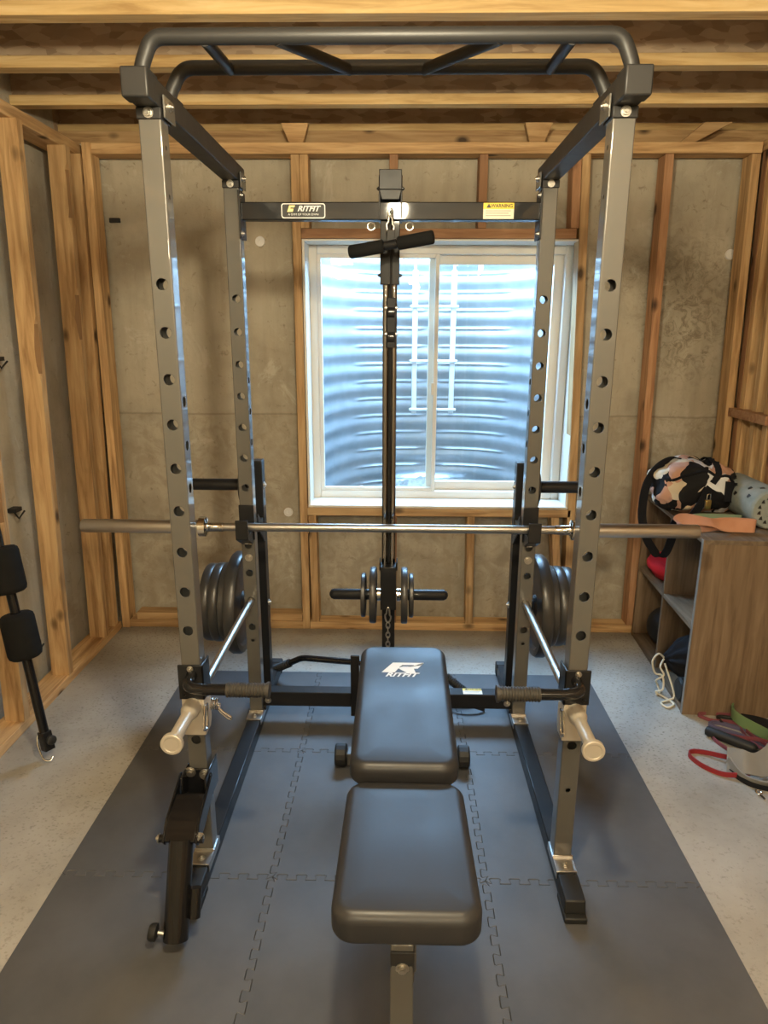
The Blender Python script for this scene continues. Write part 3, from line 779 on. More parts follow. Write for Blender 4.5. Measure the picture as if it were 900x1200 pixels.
ZS = Z0 - 10 * DZ
for sx, lab in ((-1, 'silver safety bar with champagne end cap through the upright above the landmine sleeve'), (1, 'silver safety bar with champagne end cap through the upright nearer the wooden shelf')):
    x = sx * (XU)
    sb = thing('safety_bar', (x, 1.9, ZS), lab, 'safety bar', 'safety bars through the uprights')
    G().cyl((x, 1.50, ZS), (x, 2.43, ZS), .0125, n=24).build('rod', satin, sb)
    G().lathe((x, 1.585, ZS), (x, 1.455, ZS), [(0, .0165), (.13, .0165)], 24).build('front_sleeve', cream, sb)
    G().lathe((x, 1.635, ZS), (x, 1.575, ZS), [(0, .024), (.035, .024), (.05, .019), (.06, .0165)], 24).build('front_collar', cream, sb)
    G().lathe((x, 1.462, ZS), (x, 1.445, ZS), [(0, .0225), (.001, .0275), (.012, .0275), (.0138, .0255), (.0138, .020), (.0126, .0185), (.0126, .002)], 36).build('end_cap', cream, sb, smooth=25)
    g = G()   # U-shaped saddle round the upright
    g.prism([(-.029, ZS + .022), (.029, ZS + .022), (.029, ZS - .09), (-.029, ZS - .09)], (x, YFr - .004, 0), (1, 0, 0), (0, 0, 1), (0, .0035, 0))
    for s in (-1, 1):
        g.prism([(YFr - .004, ZS + .022), (YFr + .058, ZS - .005), (YFr + .058, ZS - .07), (YFr + .045, ZS - .09), (YFr - .004, ZS - .09)], (x + s * .0285 - .0015, 0, 0), (0, 1, 0), (0, 0, 1), (.003, 0, 0))
    g.build('saddle', cream, sb, .0015)
    xi = x - sx * .034
    g = G(); g.tube([p for p in bend([(xi, 1.62, ZS + .005), (xi, 1.60, ZS - .06), (xi, 1.63, ZS - .065), (xi, 1.65, ZS + .0), (xi, 1.62, ZS + .005)], .012, 5)], .003, 8)
    g.build('spring_pin', chrome, sb)

for sx, lab in ((-1, 'black dip handle with ribbed grip on the upright above the landmine sleeve'), (1, 'black dip handle with ribbed grip on the upright nearer the wooden shelf')):
    x = sx * XU
    dh = thing('dip_handle', (x, 1.6, .6), lab, 'dip handle', 'dip handles on the front uprights')
    g = G(); g.box(x - .034, x + .034, YFr - .007, YFr - .001, .556, .656); g.box(x - sx * .031 - .003, x - sx * .031 + .003, YFr - .007, YFr + .055, .556, .656); g.build('bracket', black, dh, .002)
    pts = bend([(x - sx * .004, YFr - .005, .628), (x - sx * .004, YFr - .058, .622), (x - sx * .05, YFr - .060, .617), (x - sx * .215, YFr - .060, .617)], .045, 10)
    G().tube(pts, .0148, 16).build('bar', blackgloss, dh)
    g = G(); L = .112; xs = x - sx * .108; prof = [(0, .0165), (.002, .0195)]; k = .006
    while k < L - .012: prof += [(k, .0195), (k + .0015, .0175), (k + .0045, .0175), (k + .006, .0195)]; k += .0075
    prof += [(L - .006, .0195), (L - .006, .022), (L, .022), (L + .001, .015)]
    g.lathe((xs, YFr - .060, .617), (xs - sx * L, YFr - .060, .617), prof, 24); g.build('ribbed_grip', gripfoam, dh, smooth=30)
    bolt((x, YFr - .007, .646), (0, -1, 0), dh, .006); bolt((x + sx * .02, YFr - .007, .57), (0, -1, 0), dh, .005, m=black)

# spring clip hanging by the left safety pin
sc_o = thing('spring_clip_collar', (-.465, 1.72, .47), 'chrome spring clip hanging inside the left front upright beside the safety bar', 'spring clip')
g = G()
pts = []
for k in range(64):
    th = 2 * PI * k / 16; pts.append((-.474 + .006 * (k / 16.) - .010, 1.70 + .015 * math.cos(th), .502 + .015 * math.sin(th)))
g.tube(pts, .0025, 8); g.build('coil', chrome, sc_o)
g = G(); g.tube(bend([(-.462, 1.70, .490), (-.45, 1.70, .478), (-.428, 1.70, .462), (-.425, 1.70, .453), (-.436, 1.70, .455), (-.458, 1.70, .477), (-.465, 1.70, .488)], .008, 5), .0025, 8); g.build('handle', chrome, sc_o)

# landmine
lm = thing('landmine_attachment', (-.515, 1.5, .1), 'black landmine sleeve pivoting on the front of the left upright', 'landmine attachment')
g = G()
g.box(-.545, -.539, 1.585, 1.70, .275, .345); g.box(-.481, -.475, 1.585, 1.70, .255, .345); g.box(-.545, -.475, 1.626, 1.632, .255, .345)
g.build('upright_bracket', blackgloss, lm, .003)
for x_, z_ in ((-.530, .335), (-.490, .328)): bolt((x_, 1.626, z_), (0, -1, 0), lm, .011)
g = G()
g.prism([(1.635, .33), (1.50, .285), (1.46, .245), (1.475, .225), (1.54, .235), (1.635, .275)], (-.562, 0, 0), (0, 1, 0), (0, 0, 1), (.007, 0, 0))
g.prism([(1.635, .33), (1.50, .285), (1.46, .245), (1.475, .225), (1.54, .235), (1.635, .275)], (-.477, 0, 0), (0, 1, 0), (0, 0, 1), (.007, 0, 0))
g.prism([(1.575, .305), (1.50, .2845), (1.461, .247), (1.470, .238), (1.51, .268), (1.575, .292)], (-.556, 0, 0), (0, 1, 0), (0, 0, 1), (.080, 0, 0)); g.box(-.550, -.482, 1.53, 1.60, .24, .29)
g.build('yoke', blackgloss, lm, .003)
g = G(); g.cyl((-.572, 1.478, .243), (-.458, 1.478, .243), .010, n=16); g.build('pivot_pin', blackgloss, lm)
bolt((-.470, 1.478, .248), (.5, -1, .2), lm, .010); bolt((-.572, 1.478, .243), (-1, 0, 0), lm, .009)
pT, pB = V((-.515, 1.478, .245)), V((-.512, 1.372, .034)); dv = (pB - pT).normalized()
g = G(); L = (pB - pT).length
g.lathe(pT, pB, [(0, .031), (L, .031), (L, .028), (L - .05, .028), (L - .05, .001)], 32, caps=False); g.build('sleeve', blackgloss, lm)
q = pT + dv * (L - .012)
g = G(); g.cyl(q + V((-.025, 0, 0)), q + V((-.045, .0, .004)), .006, n=12, mi=0); g.lathe(q + V((-.045, 0, .004)), q + V((-.068, 0, .006)), [(0, .010), (.004, .021), (.016, .021), (.022, .017)], 20, 1); g.build('locking_knob', [zinc, rubber], lm)
q0 = pT + dv * .115 + V((.044, .0, 0)); q1 = pT + dv * .185 + V((.044, 0, 0))
g = G(); g.cyl(q0, q1, .015, n=20); g.cyl(q0.lerp(q1, .3) + V((-.022, 0, 0)), q0.lerp(q1, .3), .008, n=10); g.build('side_tube', blackgloss, lm)

# ------------------------------------------------------------------ barbell
YB, ZB = 2.322, .836
bb = thing('barbell', (0, YB, ZB), 'long chrome barbell resting across the rack on its J-cups', 'barbell')
G().cyl((-.655, YB, ZB), (.655, YB, ZB), .0145, n=24).build('shaft', satin, bb)
for a, b_ in ((-.50, -.11), (.11, .50), (-.06, .06)): G().cyl((a, YB, ZB), (b_, YB, ZB), .0149, n=24).build('knurling', satin, bb)
for sx in (-1, 1):
    G().lathe((sx * .655, YB, ZB), (sx * 1.09, YB, ZB), [(0, .0245), (.425, .0245), (.432, .023), (.435, .019)], 32).build('sleeve', satin, bb)
    G().lathe((sx * .64, YB, ZB), (sx * .672, YB, ZB), [(0, .026), (.004, .036), (.028, .036), (.032, .026)], 32).build('collar', chrome, bb)
    G().lathe((sx * .585, YB, ZB), (sx * .64, YB, ZB), [(0, .016), (.05, .0175), (.055, .02)], 24).build('neck_ring', chrome, bb)

# weight plates
def plate(x, y, z, r, t, ro, sx, label, group, m=iron, rh=.0235):
    p = G()
    h = t / 2
    prof = [(-h, rh), (-h, rh + .012), (-h * .5, rh + .022), (-h * .5, r * .80), (-h, r * .86), (-h, r * .97), (-h * .6, r), (h * .6, r), (h, r * .97), (h, r * .86), (h * .5, r * .80), (h * .5, rh + .022), (h, rh + .012), (h, rh), (-h, rh)]
    n = 56
    p.lathe((x, y, z), (x + 1, y, z), [(a, b_) for a, b_ in prof], n, 0, False)
    o = p.build('weight_plate', m, smooth=35)
    return tag(o, label, 'weight plate', group)
for sx, side, near in ((-1, 'left', 'leaning foam rollers'), (1, 'right', 'wooden shelf')):
    for k, (xx, r, t) in enumerate(((.5955, .205, .044), (.636, .160, .034), (.671, .158, .034), (.706, .155, .034))):
        nm = ('largest black iron plate, innermost on the %s storage peg, against the rack upright' if k == 0 else
              'smaller black iron plate touching the largest one on the %s storage peg' if k == 1 else
              'middle of the three smaller iron plates on the %s storage peg' if k == 2 else 'outermost smaller iron plate on the %s storage peg') % side
        plate(sx * xx, 2.556, .455 - (0.0 if k else 0), r, t, 0, sx, nm, 'iron plates on the storage pegs')
for sx, side in ((-1, 'left'), (1, 'right')):
    plate(.0035 + sx * .058, YT - .003, .553, .106, .024, 0, sx, 'larger small iron plate next to the lat carriage on its %s side' % side, 'small plates on the lat tower carriage', rh=.021)
    plate(.0035 + sx * (.094 if sx < 0 else .084), YT - .003, .553, .083, .016, 0, sx, 'smaller outer iron plate on the %s side of the lat carriage' % side, 'small plates on the lat tower carriage', rh=.021)

# carabiner + short handle at the top pulley
def carabiner(c, h, w, label, tilt=0):
    c = V(c); g = G()
    pts = [c + V((math.sin(a) * w * (1.0 if math.cos(a) < 0 else .55), 0, math.cos(a) * h)) for a in [2 * PI * k / 28 for k in range(28)]]
    g.tube(pts, .0032, 8, closed=True)
    return tag(g.build('carabiner', zinc), label, 'carabiner', 'carabiners on the lat cable')
ca = carabiner((.003, YT - .075, 1.838), .030, .012, 'silver snap hook hanging at the top pulley of the lat tower')
g = G(); g.tube([V((.003, YT - .075, 1.872)) + V((math.sin(a) * .008, math.cos(a) * .002, math.cos(a) * .012)) for a in [2 * PI * k / 16 for k in range(16)]], .003, 8, closed=True); g.tube([(.003, YT - .046, 1.885), (.003, YT - .075, 1.882)], .004, 8)
g.build('pulley_eye', zinc, ph)
hb = thing('row_handle', (.0, 2.31, 1.77), 'short black foam-grip bar hanging from the snap hook in front of the window top', 'handle')
h0, h1 = V((-.128, 2.318, 1.752)), V((.138, 2.245, 1.790)); hd = (h1 - h0)
G().cyl(h0.lerp(h1, .02), h0.lerp(h1, .98), .012, n=20).build('bar', blackgloss, hb)
for a, b_ in ((0, .42), (.58, 1.0)):
    p, q = h0.lerp(h1, a), h0.lerp(h1, b_); L = (q - p).length
    G().lathe(p, q, [(0, .010), (.002, .018), (.006, .0205), (L - .006, .0205), (L - .002, .018), (L, .010)], 24).build('foam_grip', softfoam, hb)
mid = h0.lerp(h1, .5)
g = G(); g.box(mid.x - .012, mid.x + .012, mid.y - .004, mid.y + .004, mid.z, 1.815); g.cyl(h0.lerp(h1, .43), h0.lerp(h1, .57), .014, n=20); g.build('swivel_tab', black, hb, .001)

carabiner((.002, YT - .045, .49), .030, .011, 'silver snap hook hanging below the small plates above the bench top')
g = G()
for k in range(8):
    c = V((.002, YT - .045, .448 - .019 * k)); ang = (k % 2) * PI / 2
    g.tube([c + V((math.sin(a) * .007 * math.cos(ang), math.sin(a) * .007 * math.sin(ang), math.cos(a) * .0125)) for a in [2 * PI * q / 14 for q in range(14)]], .0024, 6, closed=True)
tag(g.build('chain', zinc), 'short steel chain hanging below the lat carriage behind the bench', 'chain')

# long lat bar lying behind the base
ltb = thing('lat_bar', (-.1, 2.68, .1), 'long bent black lat bar lying behind the rack base and bench', 'lat bar')
A = [(-.54, 2.76, .035), (-.375, 2.70, .138), (-.10, 2.66, .138), (.19, 2.62, .145), (.345, 2.56, .045)]
G().tube(bend(A, .08, 8), .0135, 16).build('bar', blackgloss, ltb)
for p, q in ((V(A[0]), V(A[0]).lerp(V(A[1]), .66)), (V(A[4]), V(A[4]).lerp(V(A[3]), .66))):
    L = (q - p).length; prof = [(0, .012), (.001, .0185)]; k = .004
    while k < L - .01: prof += [(k, .0185), (k + .002, .0165), (k + .005, .0165), (k + .007, .0185)]; k += .009
    prof += [(L, .0185), (L + .001, .012)]
    G().lathe(p, q, prof, 20).build('ribbed_grip', rubber, ltb, smooth=30)
G().box(-.112, -.088, 2.648, 2.672, .125, .165).build('center_eye', black, ltb, .002)
g = G(); g.ribbon(spline([(.20, 2.56, .022), (.24, 2.53, .045), (.30, 2.50, .05), (.36, 2.49, .035), (.395, 2.50, .018), (.36, 2.53, .016), (.28, 2.57, .016), (.20, 2.56, .022)], 8), (0, 0, 1), .014, .003)
tag(g.build('strap_handle', rubber), 'small black looped strap lying behind the low crossmember sticker', 'strap')

# ------------------------------------------------------------------ weight bench
XB = .058
bench = thing('weight_bench', (XB, 1.5, ZM), 'black padded adjustable weight bench in the middle of the rack', 'weight bench')
def pad(name, xc, y0, z0, y1, z1, w0, w1, th, rc, m, parent):
    """cushion from near end (y0,z0 = top) to far end, rounded corners and edges"""
    a = V((0, y0, z0)); d = V((0, y1 - y0, z1 - z0)); L = d.length; d.normalize(); up = V((0, -d.z, d.y)); g = G()
    n = 14; er = min(.022, th * .45)
    out = []
    for cx, cy, a0 in ((1, 0, -PI / 2), (1, 1, 0), (-1, 1, PI / 2), (-1, 0, PI)):
        for k in range(n + 1):
            th_ = a0 + PI / 2 * k / n; out.append((cx, cy, math.cos(th_), math.sin(th_)))
    def ring(inset, h):
        pts = []
        for cx, cy, c_, s_ in out:
            w = w0 if cy == 0 else w1; r = max(rc - inset, .004)
            hx = w / 2 - inset - r; yy = (inset + r) if cy == 0 else (L - inset - r)
            pts.append(V((xc, 0, 0)) + V((cx * hx + c_ * r, 0, 0)) + a + d * (yy + s_ * r) + up * h)
        return pts
    prof = []
    for k in range(7): t = PI / 2 * k / 6; prof.append((er * (1 - math.sin(t)), -er * 0 + -th + er * (1 - math.cos(t)) * 0 + (th - 2 * er) * 0 + (er * (1 - math.cos(t)))))
    prof = [(er * .55 * (1 - math.sin(PI / 2 * k / 6)), -th + er * .55 * (1 - math.cos(PI / 2 * k / 6))) for k in range(7)]
    prof += [(er * (1 - math.cos(PI / 2 * k / 8)), -er + er * math.sin(PI / 2 * k / 8)) for k in range(9)]
    prof += [(er + .02, .0015), (er + .05, .0025)]
    rings = [ring(i_, h_) for i_, h_ in prof]; N = len(out); vs = [p for r_ in rings for p in r_]; fs = []
    for i in range(len(rings) - 1):
        for k in range(N): fs.append((i * N + k, i * N + (k + 1) % N, (i + 1) * N + (k + 1) % N, (i + 1) * N + k))
    fs.append(tuple(range(N - 1, -1, -1))); fs.append(tuple((len(rings) - 1) * N + k for k in range(N)))
    return g.add(vs, fs).build(name, m, parent, smooth=60), a, d, up
seat, _, _, _ = pad('seat_pad', XB, 1.015, .478, 1.425, .470, .285, .275, .066, .045, vinyl_black, bench)
bk, ba, bd_, bu = pad('back_pad', XB - .002, 1.425, .505, 2.03, .530, .268, .268, .062, .045, vinyl_black, bench)
# logo on the back pad
oc = V((XB - .010, 0, 0)) + ba + bd_ * .428 + bu * .0026
def onpad(polys, s):
    g = G()
    for poly in polys: g.prism([(px_ * s, py_ * s) for px_, py_ in poly], oc, (1, 0, 0), bd_, bu * .0004)
    return g
lg = onpad([[(-.50, 0), (-.21, .50), (.62, .50), (.56, .39), (.04, .38), (-.02, .30), (-.16, 0)],
            [(.62, .50), (.44, .20), (.34, .20), (.38, .02), (.02, .18), (-.08, .22), (.06, .30), (.30, .30), (.36, .39), (.56, .39)],
            [(.02, .18), (.38, .02), (.40, -.03), (.18, -.03), (-.06, .20)]], .115)
lg = lg.build('emblem', white_print, bk)
text('lettering', 'RITFIT', oc - bd_ * .014 + bu * .0003, .030, (1, 0, 0), bd_, white_print, bk, shear=.4, bold=.0010, xs=1.12)
# frame
g = G(); g.box(XB - .022, XB + .022, 1.10, 2.16, .255, .305); g.build('spine', steel_grey, bench, .003)
g = G()
g.hexa([(XB - .030, 1.00, .022), (XB + .016, 1.00, .022), (XB + .016, 1.05, .022), (XB - .030, 1.05, .022)],
       [(XB - .030, 1.045, .385), (XB + .014, 1.045, .385), (XB + .014, 1.09, .385), (XB - .030, 1.09, .385)])
fl = g.build('front_leg', steel_grey, bench, .003)
g = G(); g.box(XB - .030, XB + .016, 1.0395, 1.045, .300, .372); g.build('leg_plate', darkgun, fl, .002)
G().box(XB - .026, XB + .012, 1.050, 1.085, .38, .404).build('leg_socket', steel_grey, fl, .002)
bolt((XB - .007, 1.0395, .335), (0, -1, 0), fl, .009)
G().box(XB - .20, XB + .20, 1.00, 1.05, ZM, .055).build('front_foot', steel_grey, bench, .003)
g = G(); g.hexa([(XB - .022, 2.11, .06), (XB + .022, 2.11, .06), (XB + .022, 2.155, .06), (XB - .022, 2.155, .06)],
                [(XB - .022, 2.06, .26), (XB + .022, 2.06, .26), (XB + .022, 2.11, .26), (XB - .022, 2.11, .26)]); g.build('rear_leg', steel_grey, bench, .003)
G().box(XB - .195, XB + .195, 2.105, 2.155, .025, .07).build('rear_foot', steel_grey, bench, .003)
for sx in (-1, 1):
    G().lathe((XB + sx * .197, 2.13, .052), (XB + sx * .238, 2.13, .052), [(0, .034), (.004, .040), (.036, .040), (.041, .034)], 14).build('foot_wheel', rubber, bench, smooth=25)
    G().cyl((XB + sx * .185, 2.13, .052), (XB + sx * .198, 2.13, .052), .012, n=14).build('axle', chrome, bench)
g = G()
for sx in (-1, 1): g.box(XB + sx * .05 - .012, XB + sx * .05 + .012, 1.50, 1.98, .415, .455, M=None)
g.box(XB - .06, XB + .06, 1.46, 1.52, .40, .436); g.box(XB - .018, XB + .018, 1.42, 1.50, .30, .42); g.box(XB - .05, XB + .05, 1.08, 1.38, .385, .402)
g.box(XB - .018, XB + .018, 1.84, 1.88, .30, .43)
g.build('pad_frame', black, bench, .002)
bolt((XB - .01, 1.437, .443), (0, -1, .4), bench, .007)

# ------------------------------------------------------------------ roller attachment leaning on the left wall
ra = thing('roller_attachment', (-1.225, 2.155, .02), 'black leg roller bar with foam rollers leaning against the left wall studs', 'bench attachment')
r0, r1 = V((-1.222, 2.150, .030)), V((-1.385, 2.262, 1.02)); rd = (r1 - r0).normalized()
G().cyl(r0 + rd * .03, r1, .0165, n=20).build('tube', blackgloss, ra)
for t in (.36, .60):
    p = r0 + rd * t; L = .165
    G().lathe(p, p + rd, [(0, .020), (.001, .045), (.008, .054), (.02, .057), (L - .02, .057), (L - .008, .054), (L - .001, .045), (L, .020)], 32).build('foam_roller', softfoam, ra)
g = G(); g.box(-.018, .018, -.018, .018, -.01, .06, M=Matrix.Translation(r0 + rd * .02) @ rd.to_track_quat('Z', 'Y').to_matrix().to_4x4()); g.build('end_bracket', black, ra, .002)
g = G(); q = r0 + rd * .055; g.cyl(q, q + V((.03, -.02, .005)), .006, n=12, mi=0); g.lathe(q + V((.024, -.016, .004)), q + V((.06, -.04, .01)), [(0, .008), (.004, .017), (.016, .017), (.02, .012)], 18, 1); g.build('knob', [zinc, rubber], ra)
g = G(); g.tube(spline([r0 + rd * .07 + V((-.02, -.012, 0)), r0 + rd * .04 + V((-.022, -.02, 0)), r0 + V((-.01, -.025, -.012)), r0 + V((.012, -.02, -.022)), r0 + V((.018, -.01, -.010))], 8), .0035, 8); g.build('pull_pin', chrome, ra)

# ------------------------------------------------------------------ shelf
TH = math.radians(-3.2); PX, PY = 1.203, 2.518
def S(x, y, z=0):     # shelf-local (x depth to the right, y along the wall) -> world
    return V((PX + x * math.cos(TH) - y * math.sin(TH), PY + x * math.sin(TH) + y * math.cos(TH), z))
SL, SH, SD, ST = .765, .745, .385, .018
shelf = thing('storage_shelf', S(SD / 2, SL / 2, 0), 'low brown wood-look cube shelf standing along the right wall', 'shelf')
def sbox(name, x0, x1, y0, y1, z0, z1, m, bv=.001):
    return G().hexa([S(x0, y0, z0), S(x1, y0, z0), S(x1, y1, z0), S(x0, y1, z0)], [S(x0, y0, z1), S(x1, y0, z1), S(x1, y1, z1), S(x0, y1, z1)]).build(name, m, shelf, bv)
sbox('side_panel', 0, SD, 0, ST, 0, SH - ST, shelfwood); sbox('side_panel', 0, SD, SL - ST, SL, 0, SH - ST, shelfwood)
sbox('top_panel', 0, SD, 0, SL, SH - ST, SH, shelfY); sbox('bottom_panel', .002, SD, ST, SL - ST, 0, ST, shelfY)
sbox('divider', .003, SD - .006, SL / 2 - ST / 2, SL / 2 + ST / 2, ST, SH - ST, shelfwood)
sbox('shelf_board', .003, SD - .006, ST, SL / 2 - ST / 2, .362, .362 + ST, shelfY); sbox('shelf_board', .003, SD - .006, SL / 2 + ST / 2, SL - ST, .362, .362 + ST, shelfY)
sbox('back_panel', SD - .005, SD, ST, SL - ST, ST, SH - ST, shelfwood)
sbox('edge_band', -.0015, -.0002, 0, ST, 0, SH, mat('grey_edge_band', (.20, .185, .165), .6)[0], 0)

# duffel bag
bagc = V((1.345, 2.985, SH))
duf = thing('duffel_bag', bagc, 'black, peach and cream patterned duffel bag slumped on top of the shelf', 'bag')
def bagf(u):
    p = V((u.x, u.y, u.z))
    e = lambda s, k: math.copysign(abs(s) ** k, s)
    q = V((e(p.x, .8) * .190, e(p.y, .85) * .145, e(p.z, .8) * .125))
    nn = noise.noise(V((u.x * 2.1 + 4, u.y * 2.1, u.z * 2.1))) * .035 + abs(noise.noise(V((u.x * 4.5, u.y * 4.5 + 2, u.z * 4.5)))) * -.03
    q = q * (1 + nn * 4)
    q.z -= .035 * max(0, p.x) * (1 if p.z > 0 else 0)          # lower on the right
    if p.z > 0: q.z -= .025 * math.exp(-((p.x - .15) / .12) ** 2) * p.z     # crease at the zip
    z = max(q.z + .115, .0015)
    return bagc + V((q.x, q.y, z))
vs, fs = sphere_fn(bagf, 72, 44)
G().add(vs, fs).build('body', camo, duf, smooth=80)
def surf(u, lift=.004):
    u = V(u).normalized(); p = bagf(u); return p + u * lift
g = G()
pts = [surf((math.sin(a) * .35 - .05, -math.cos(a) , math.sin(a)), .005) for a in [PI * .08 + PI * .75 * k / 24 for k in range(25)]]
g.ribbon(pts, (1, 0, 0), .026, .004); g.build('zip_band', blackcloth, duf)
g = G()
pts = [surf((a, -.80 + .1 * a, .62 - .35 * abs(a)), .004) for a in [-.9 + 1.8 * k / 20 for k in range(21)]]
g.tube(pts, .006, 8); g.build('seam_piping', blackcloth, duf)
# front end panel
g = G(); pts = [surf((.25 + .55 * k / 8, -.9, .05), .006) for k in range(9)]
g.ribbon(pts, (0, .2, 1), .085, .006); g.build('pocket_flap', blackcloth, duf)
g = G()
sp = spline([surf((-.15, -.1, .95), -.006), surf((-.45, .0, .85), .003), surf((-.85, .0, .5), .006), (1.135, 2.98, .86), (1.118, 2.96, .77), (1.118, 2.94, .70), (1.135, 2.92, .63), (1.168, 2.90, .575), (1.185, 2.885, .556), (1.205, 2.87, .575), (1.215, 2.85, .64), (1.212, 2.83, .715), (1.232, 2.815, .757), (1.28, 2.805, .775), surf((.0, -1, .1), .010)], 10)
g.ribbon(sp, [V((1, .30, 0)) if k < 74 else V((1, .30, -.2)) if k < 86 else V((1, .35, -.45)) for k in range(len(sp))], .042, .003); g.build('shoulder_strap', blackcloth, duf)
# padlock
plk = thing('padlock', (1.335, 2.80, .80), 'small brass combination padlock hanging on the front of the patterned duffel bag', 'padlock')
G().box(1.322, 1.346, 2.803, 2.817, .792, .832).build('body', brass, plk, .003)
G().tube(bend([(1.327, 2.81, .83), (1.327, 2.81, .856), (1.341, 2.81, .856), (1.341, 2.81, .83)], .007, 6), .0025, 8).build('shackle', chrome, plk)
for k in range(4): G().cyl((1.3205, 2.81, .799 + .008 * k), (1.3235, 2.81, .799 + .008 * k), .004, n=12).build('dial', zinc, plk)

def loop_band(name, pts, wdir, width, th, m, label, cat, group=None, closed=True):
    g = G(); g.ribbon(spline(pts, 12, closed), wdir, width, th, closed=closed)
    return tag(g.build(name, m, smooth=60), label, cat, group)
zt = SH + .030
hq = [((1.150, 2.632, .792), (0, .4, 1)), ((1.195, 2.605, .800), (0, .85, .6)), ((1.255, 2.602, .793), (0, .95, .45)), ((1.305, 2.612, .778), (0, .7, .75)), ((1.365, 2.622, .7735), (0, .15, 1)),
      ((1.425, 2.612, .7735), (0, 0, 1)), ((1.444, 2.624, .7735), (0, 0, 1)), ((1.432, 2.640, .7735), (0, 0, 1)), ((1.370, 2.652, .7735), (0, .1, 1)), ((1.305, 2.650, .771), (0, .3, 1)),
      ((1.240, 2.640, .763), (0, .8, .6)), ((1.180, 2.632, .760), (0, .9, .45)), ((1.148, 2.634, .772), (0, .6, .8))]
hpts = [p for p, w_ in hq]; hw = [V(w_) for p, w_ in hq]
loop_band('hip_band', hpts, spline(hw, 12, True), .050, .0035, orange_cloth, 'peach orange fabric hip band lying twisted on the shelf top in front of the duffel', 'exercise band')
loop_band('hip_band', [(1.24, 2.705, zt - .004), (1.30, 2.690, zt - .006), (1.36, 2.700, zt - .008), (1.42, 2.715, zt - .01), (1.44, 2.73, zt - .01), (1.40, 2.742, zt - .01), (1.33, 2.735, zt - .006), (1.26, 2.728, zt - .004)], (0, .3, 1), .045, .004, green_cloth,
          'sage green fabric band behind the peach orange one on the shelf top', 'exercise band')
# foam roller
fr0 = V((1.523, 2.66, SH + .083)); 
fo = thing('foam_roller', (1.523, 2.8, SH), 'grey foam roller with black marks lying beside the duffel on the shelf', 'foam roller')
G().lathe(fr0, fr0 + V((.01, .36, 0)), [(.012, .028), (0, .032), (0, .074), (.006, .080), (.014, .0825), (.346, .0825), (.354, .080), (.36, .074), (.36, .02)], 44).build('body', roll_m, fo)
g = G()
rnd = random.Random(3)
for k in range(14):
    a = 2 * PI * k / 14 + .2; c = fr0 + V((math.cos(a) * .054, -.0006, math.sin(a) * .054)); s = .008
    g.prism([(-s, -s * .8), (s * .9, -s), (s * (.2 + rnd.random() * .5), s), (-s * .4, s * .5)], c, (1, 0, 0), (0, 0, 1), (0, -.0005, 0))
for a, yy in ((2.2, .10), (2.6, .06), (1.9, .05), (2.4, .20), (2.05, .26), (2.75, .16)):
    nrm = V((math.cos(a), 0, math.sin(a))); tn = V((-math.sin(a), 0, math.cos(a))); c = fr0 + V((0, yy, 0)) + nrm * .0828
    g.prism([(-.012, -.006), (.010, -.010), (.013, .004), (.0, .009)], c, (0, 1, 0), tn, nrm * .0005)
g.build('printed_mark', black_print, fo)

# things in the cells
g = G()
vs, fs = sphere_fn(lambda u: S(.095, .575, .380) + V((u.x * .11, u.y * .13, max(u.z * .06 * (1 + .5 * noise.noise(u * 2.3)) + .045 - .03 * u.x, .001))), 40, 20)
tag(G().add(vs, fs).build('folded_cloth', red_cloth, smooth=80), 'bright red cloth bundled in the upper far cell of the shelf', 'cloth')
vs, fs = sphere_fn(lambda u: S(.125, .60, ST + .1035) + u * .103, 40, 24)
tag(G().add(vs, fs).build('medicine_ball', rubber, smooth=80), 'black exercise ball sitting in the lower far cell of the shelf', 'ball')
dsb = thing('drawstring_bag', S(.13, .22, ST), 'black drawstring bag with cream cord in the lower near cell of the shelf', 'bag')
def dsf(u):
    k = 1 - .55 * max(0, -u.x) ** 2; q = V((u.x * .13, u.y * .115 * k, u.z * .105 * k))
    q *= 1 + .10 * noise.noise(V((u.x * 3, u.y * 3, u.z * 3 + 7))) + .05 * math.sin(9 * math.atan2(u.z, u.y)) * max(0, -u.x)
    z = max(q.z + .118, .0015); return S(.115 + q.x, .225 + q.y, ST + z)
vs, fs = sphere_fn(lambda u: dsf(u), 60, 32); G().add(vs, fs).build('body', blackcloth, dsb, smooth=80)
g = G()
nk = S(-.014, .225, ST + .12)
g.tube(spline([nk, nk + V((-.035, -.02, .03)), nk + V((-.062, -.03, .0)), nk + V((-.05, -.04, -.05)), nk + V((-.02, -.05, -.06)), nk + V((-.03, -.09, -.10)), nk + V((-.05, -.07, -.123)), S(-.03, .12, .006), S(-.01, .07, .006), S(-.045, .04, .006), S(-.06, .075, .006), S(-.02, .10, .008), S(.005, .12, .024), nk + V((0, -.01, -.02))], 10), .0042, 8)
g.tube(spline([nk, nk + V((-.03, -.04, -.02)), nk + V((-.02, -.06, -.05)), nk + V((-.045, -.05, -.08)), nk + V((-.03, -.03, -.11)), S(-.04, .16, .006), S(-.06, .145, .006)], 8), .0042, 8)
g.build('cord', cord_m, dsb)
dbl = thing('dumbbell', S(.09, .075, ST), 'black round-headed dumbbell beside the drawstring bag near the shelf front', 'dumbbell')
for a in (0, 1):
    G().lathe(S(.004 + .13 * a, .085, ST + .0505), S(.059 + .13 * a, .085, ST + .0505), [(0, .02), (0, .042), (.008, .05), (.047, .05), (.055, .042), (.055, .02)], 28).build('head', rubber, dbl)
G().cyl(S(.055, .085, ST + .0505), S(.14, .085, ST + .0505), .015, n=16).build('grip', chrome, dbl)
vs = []; fs = []
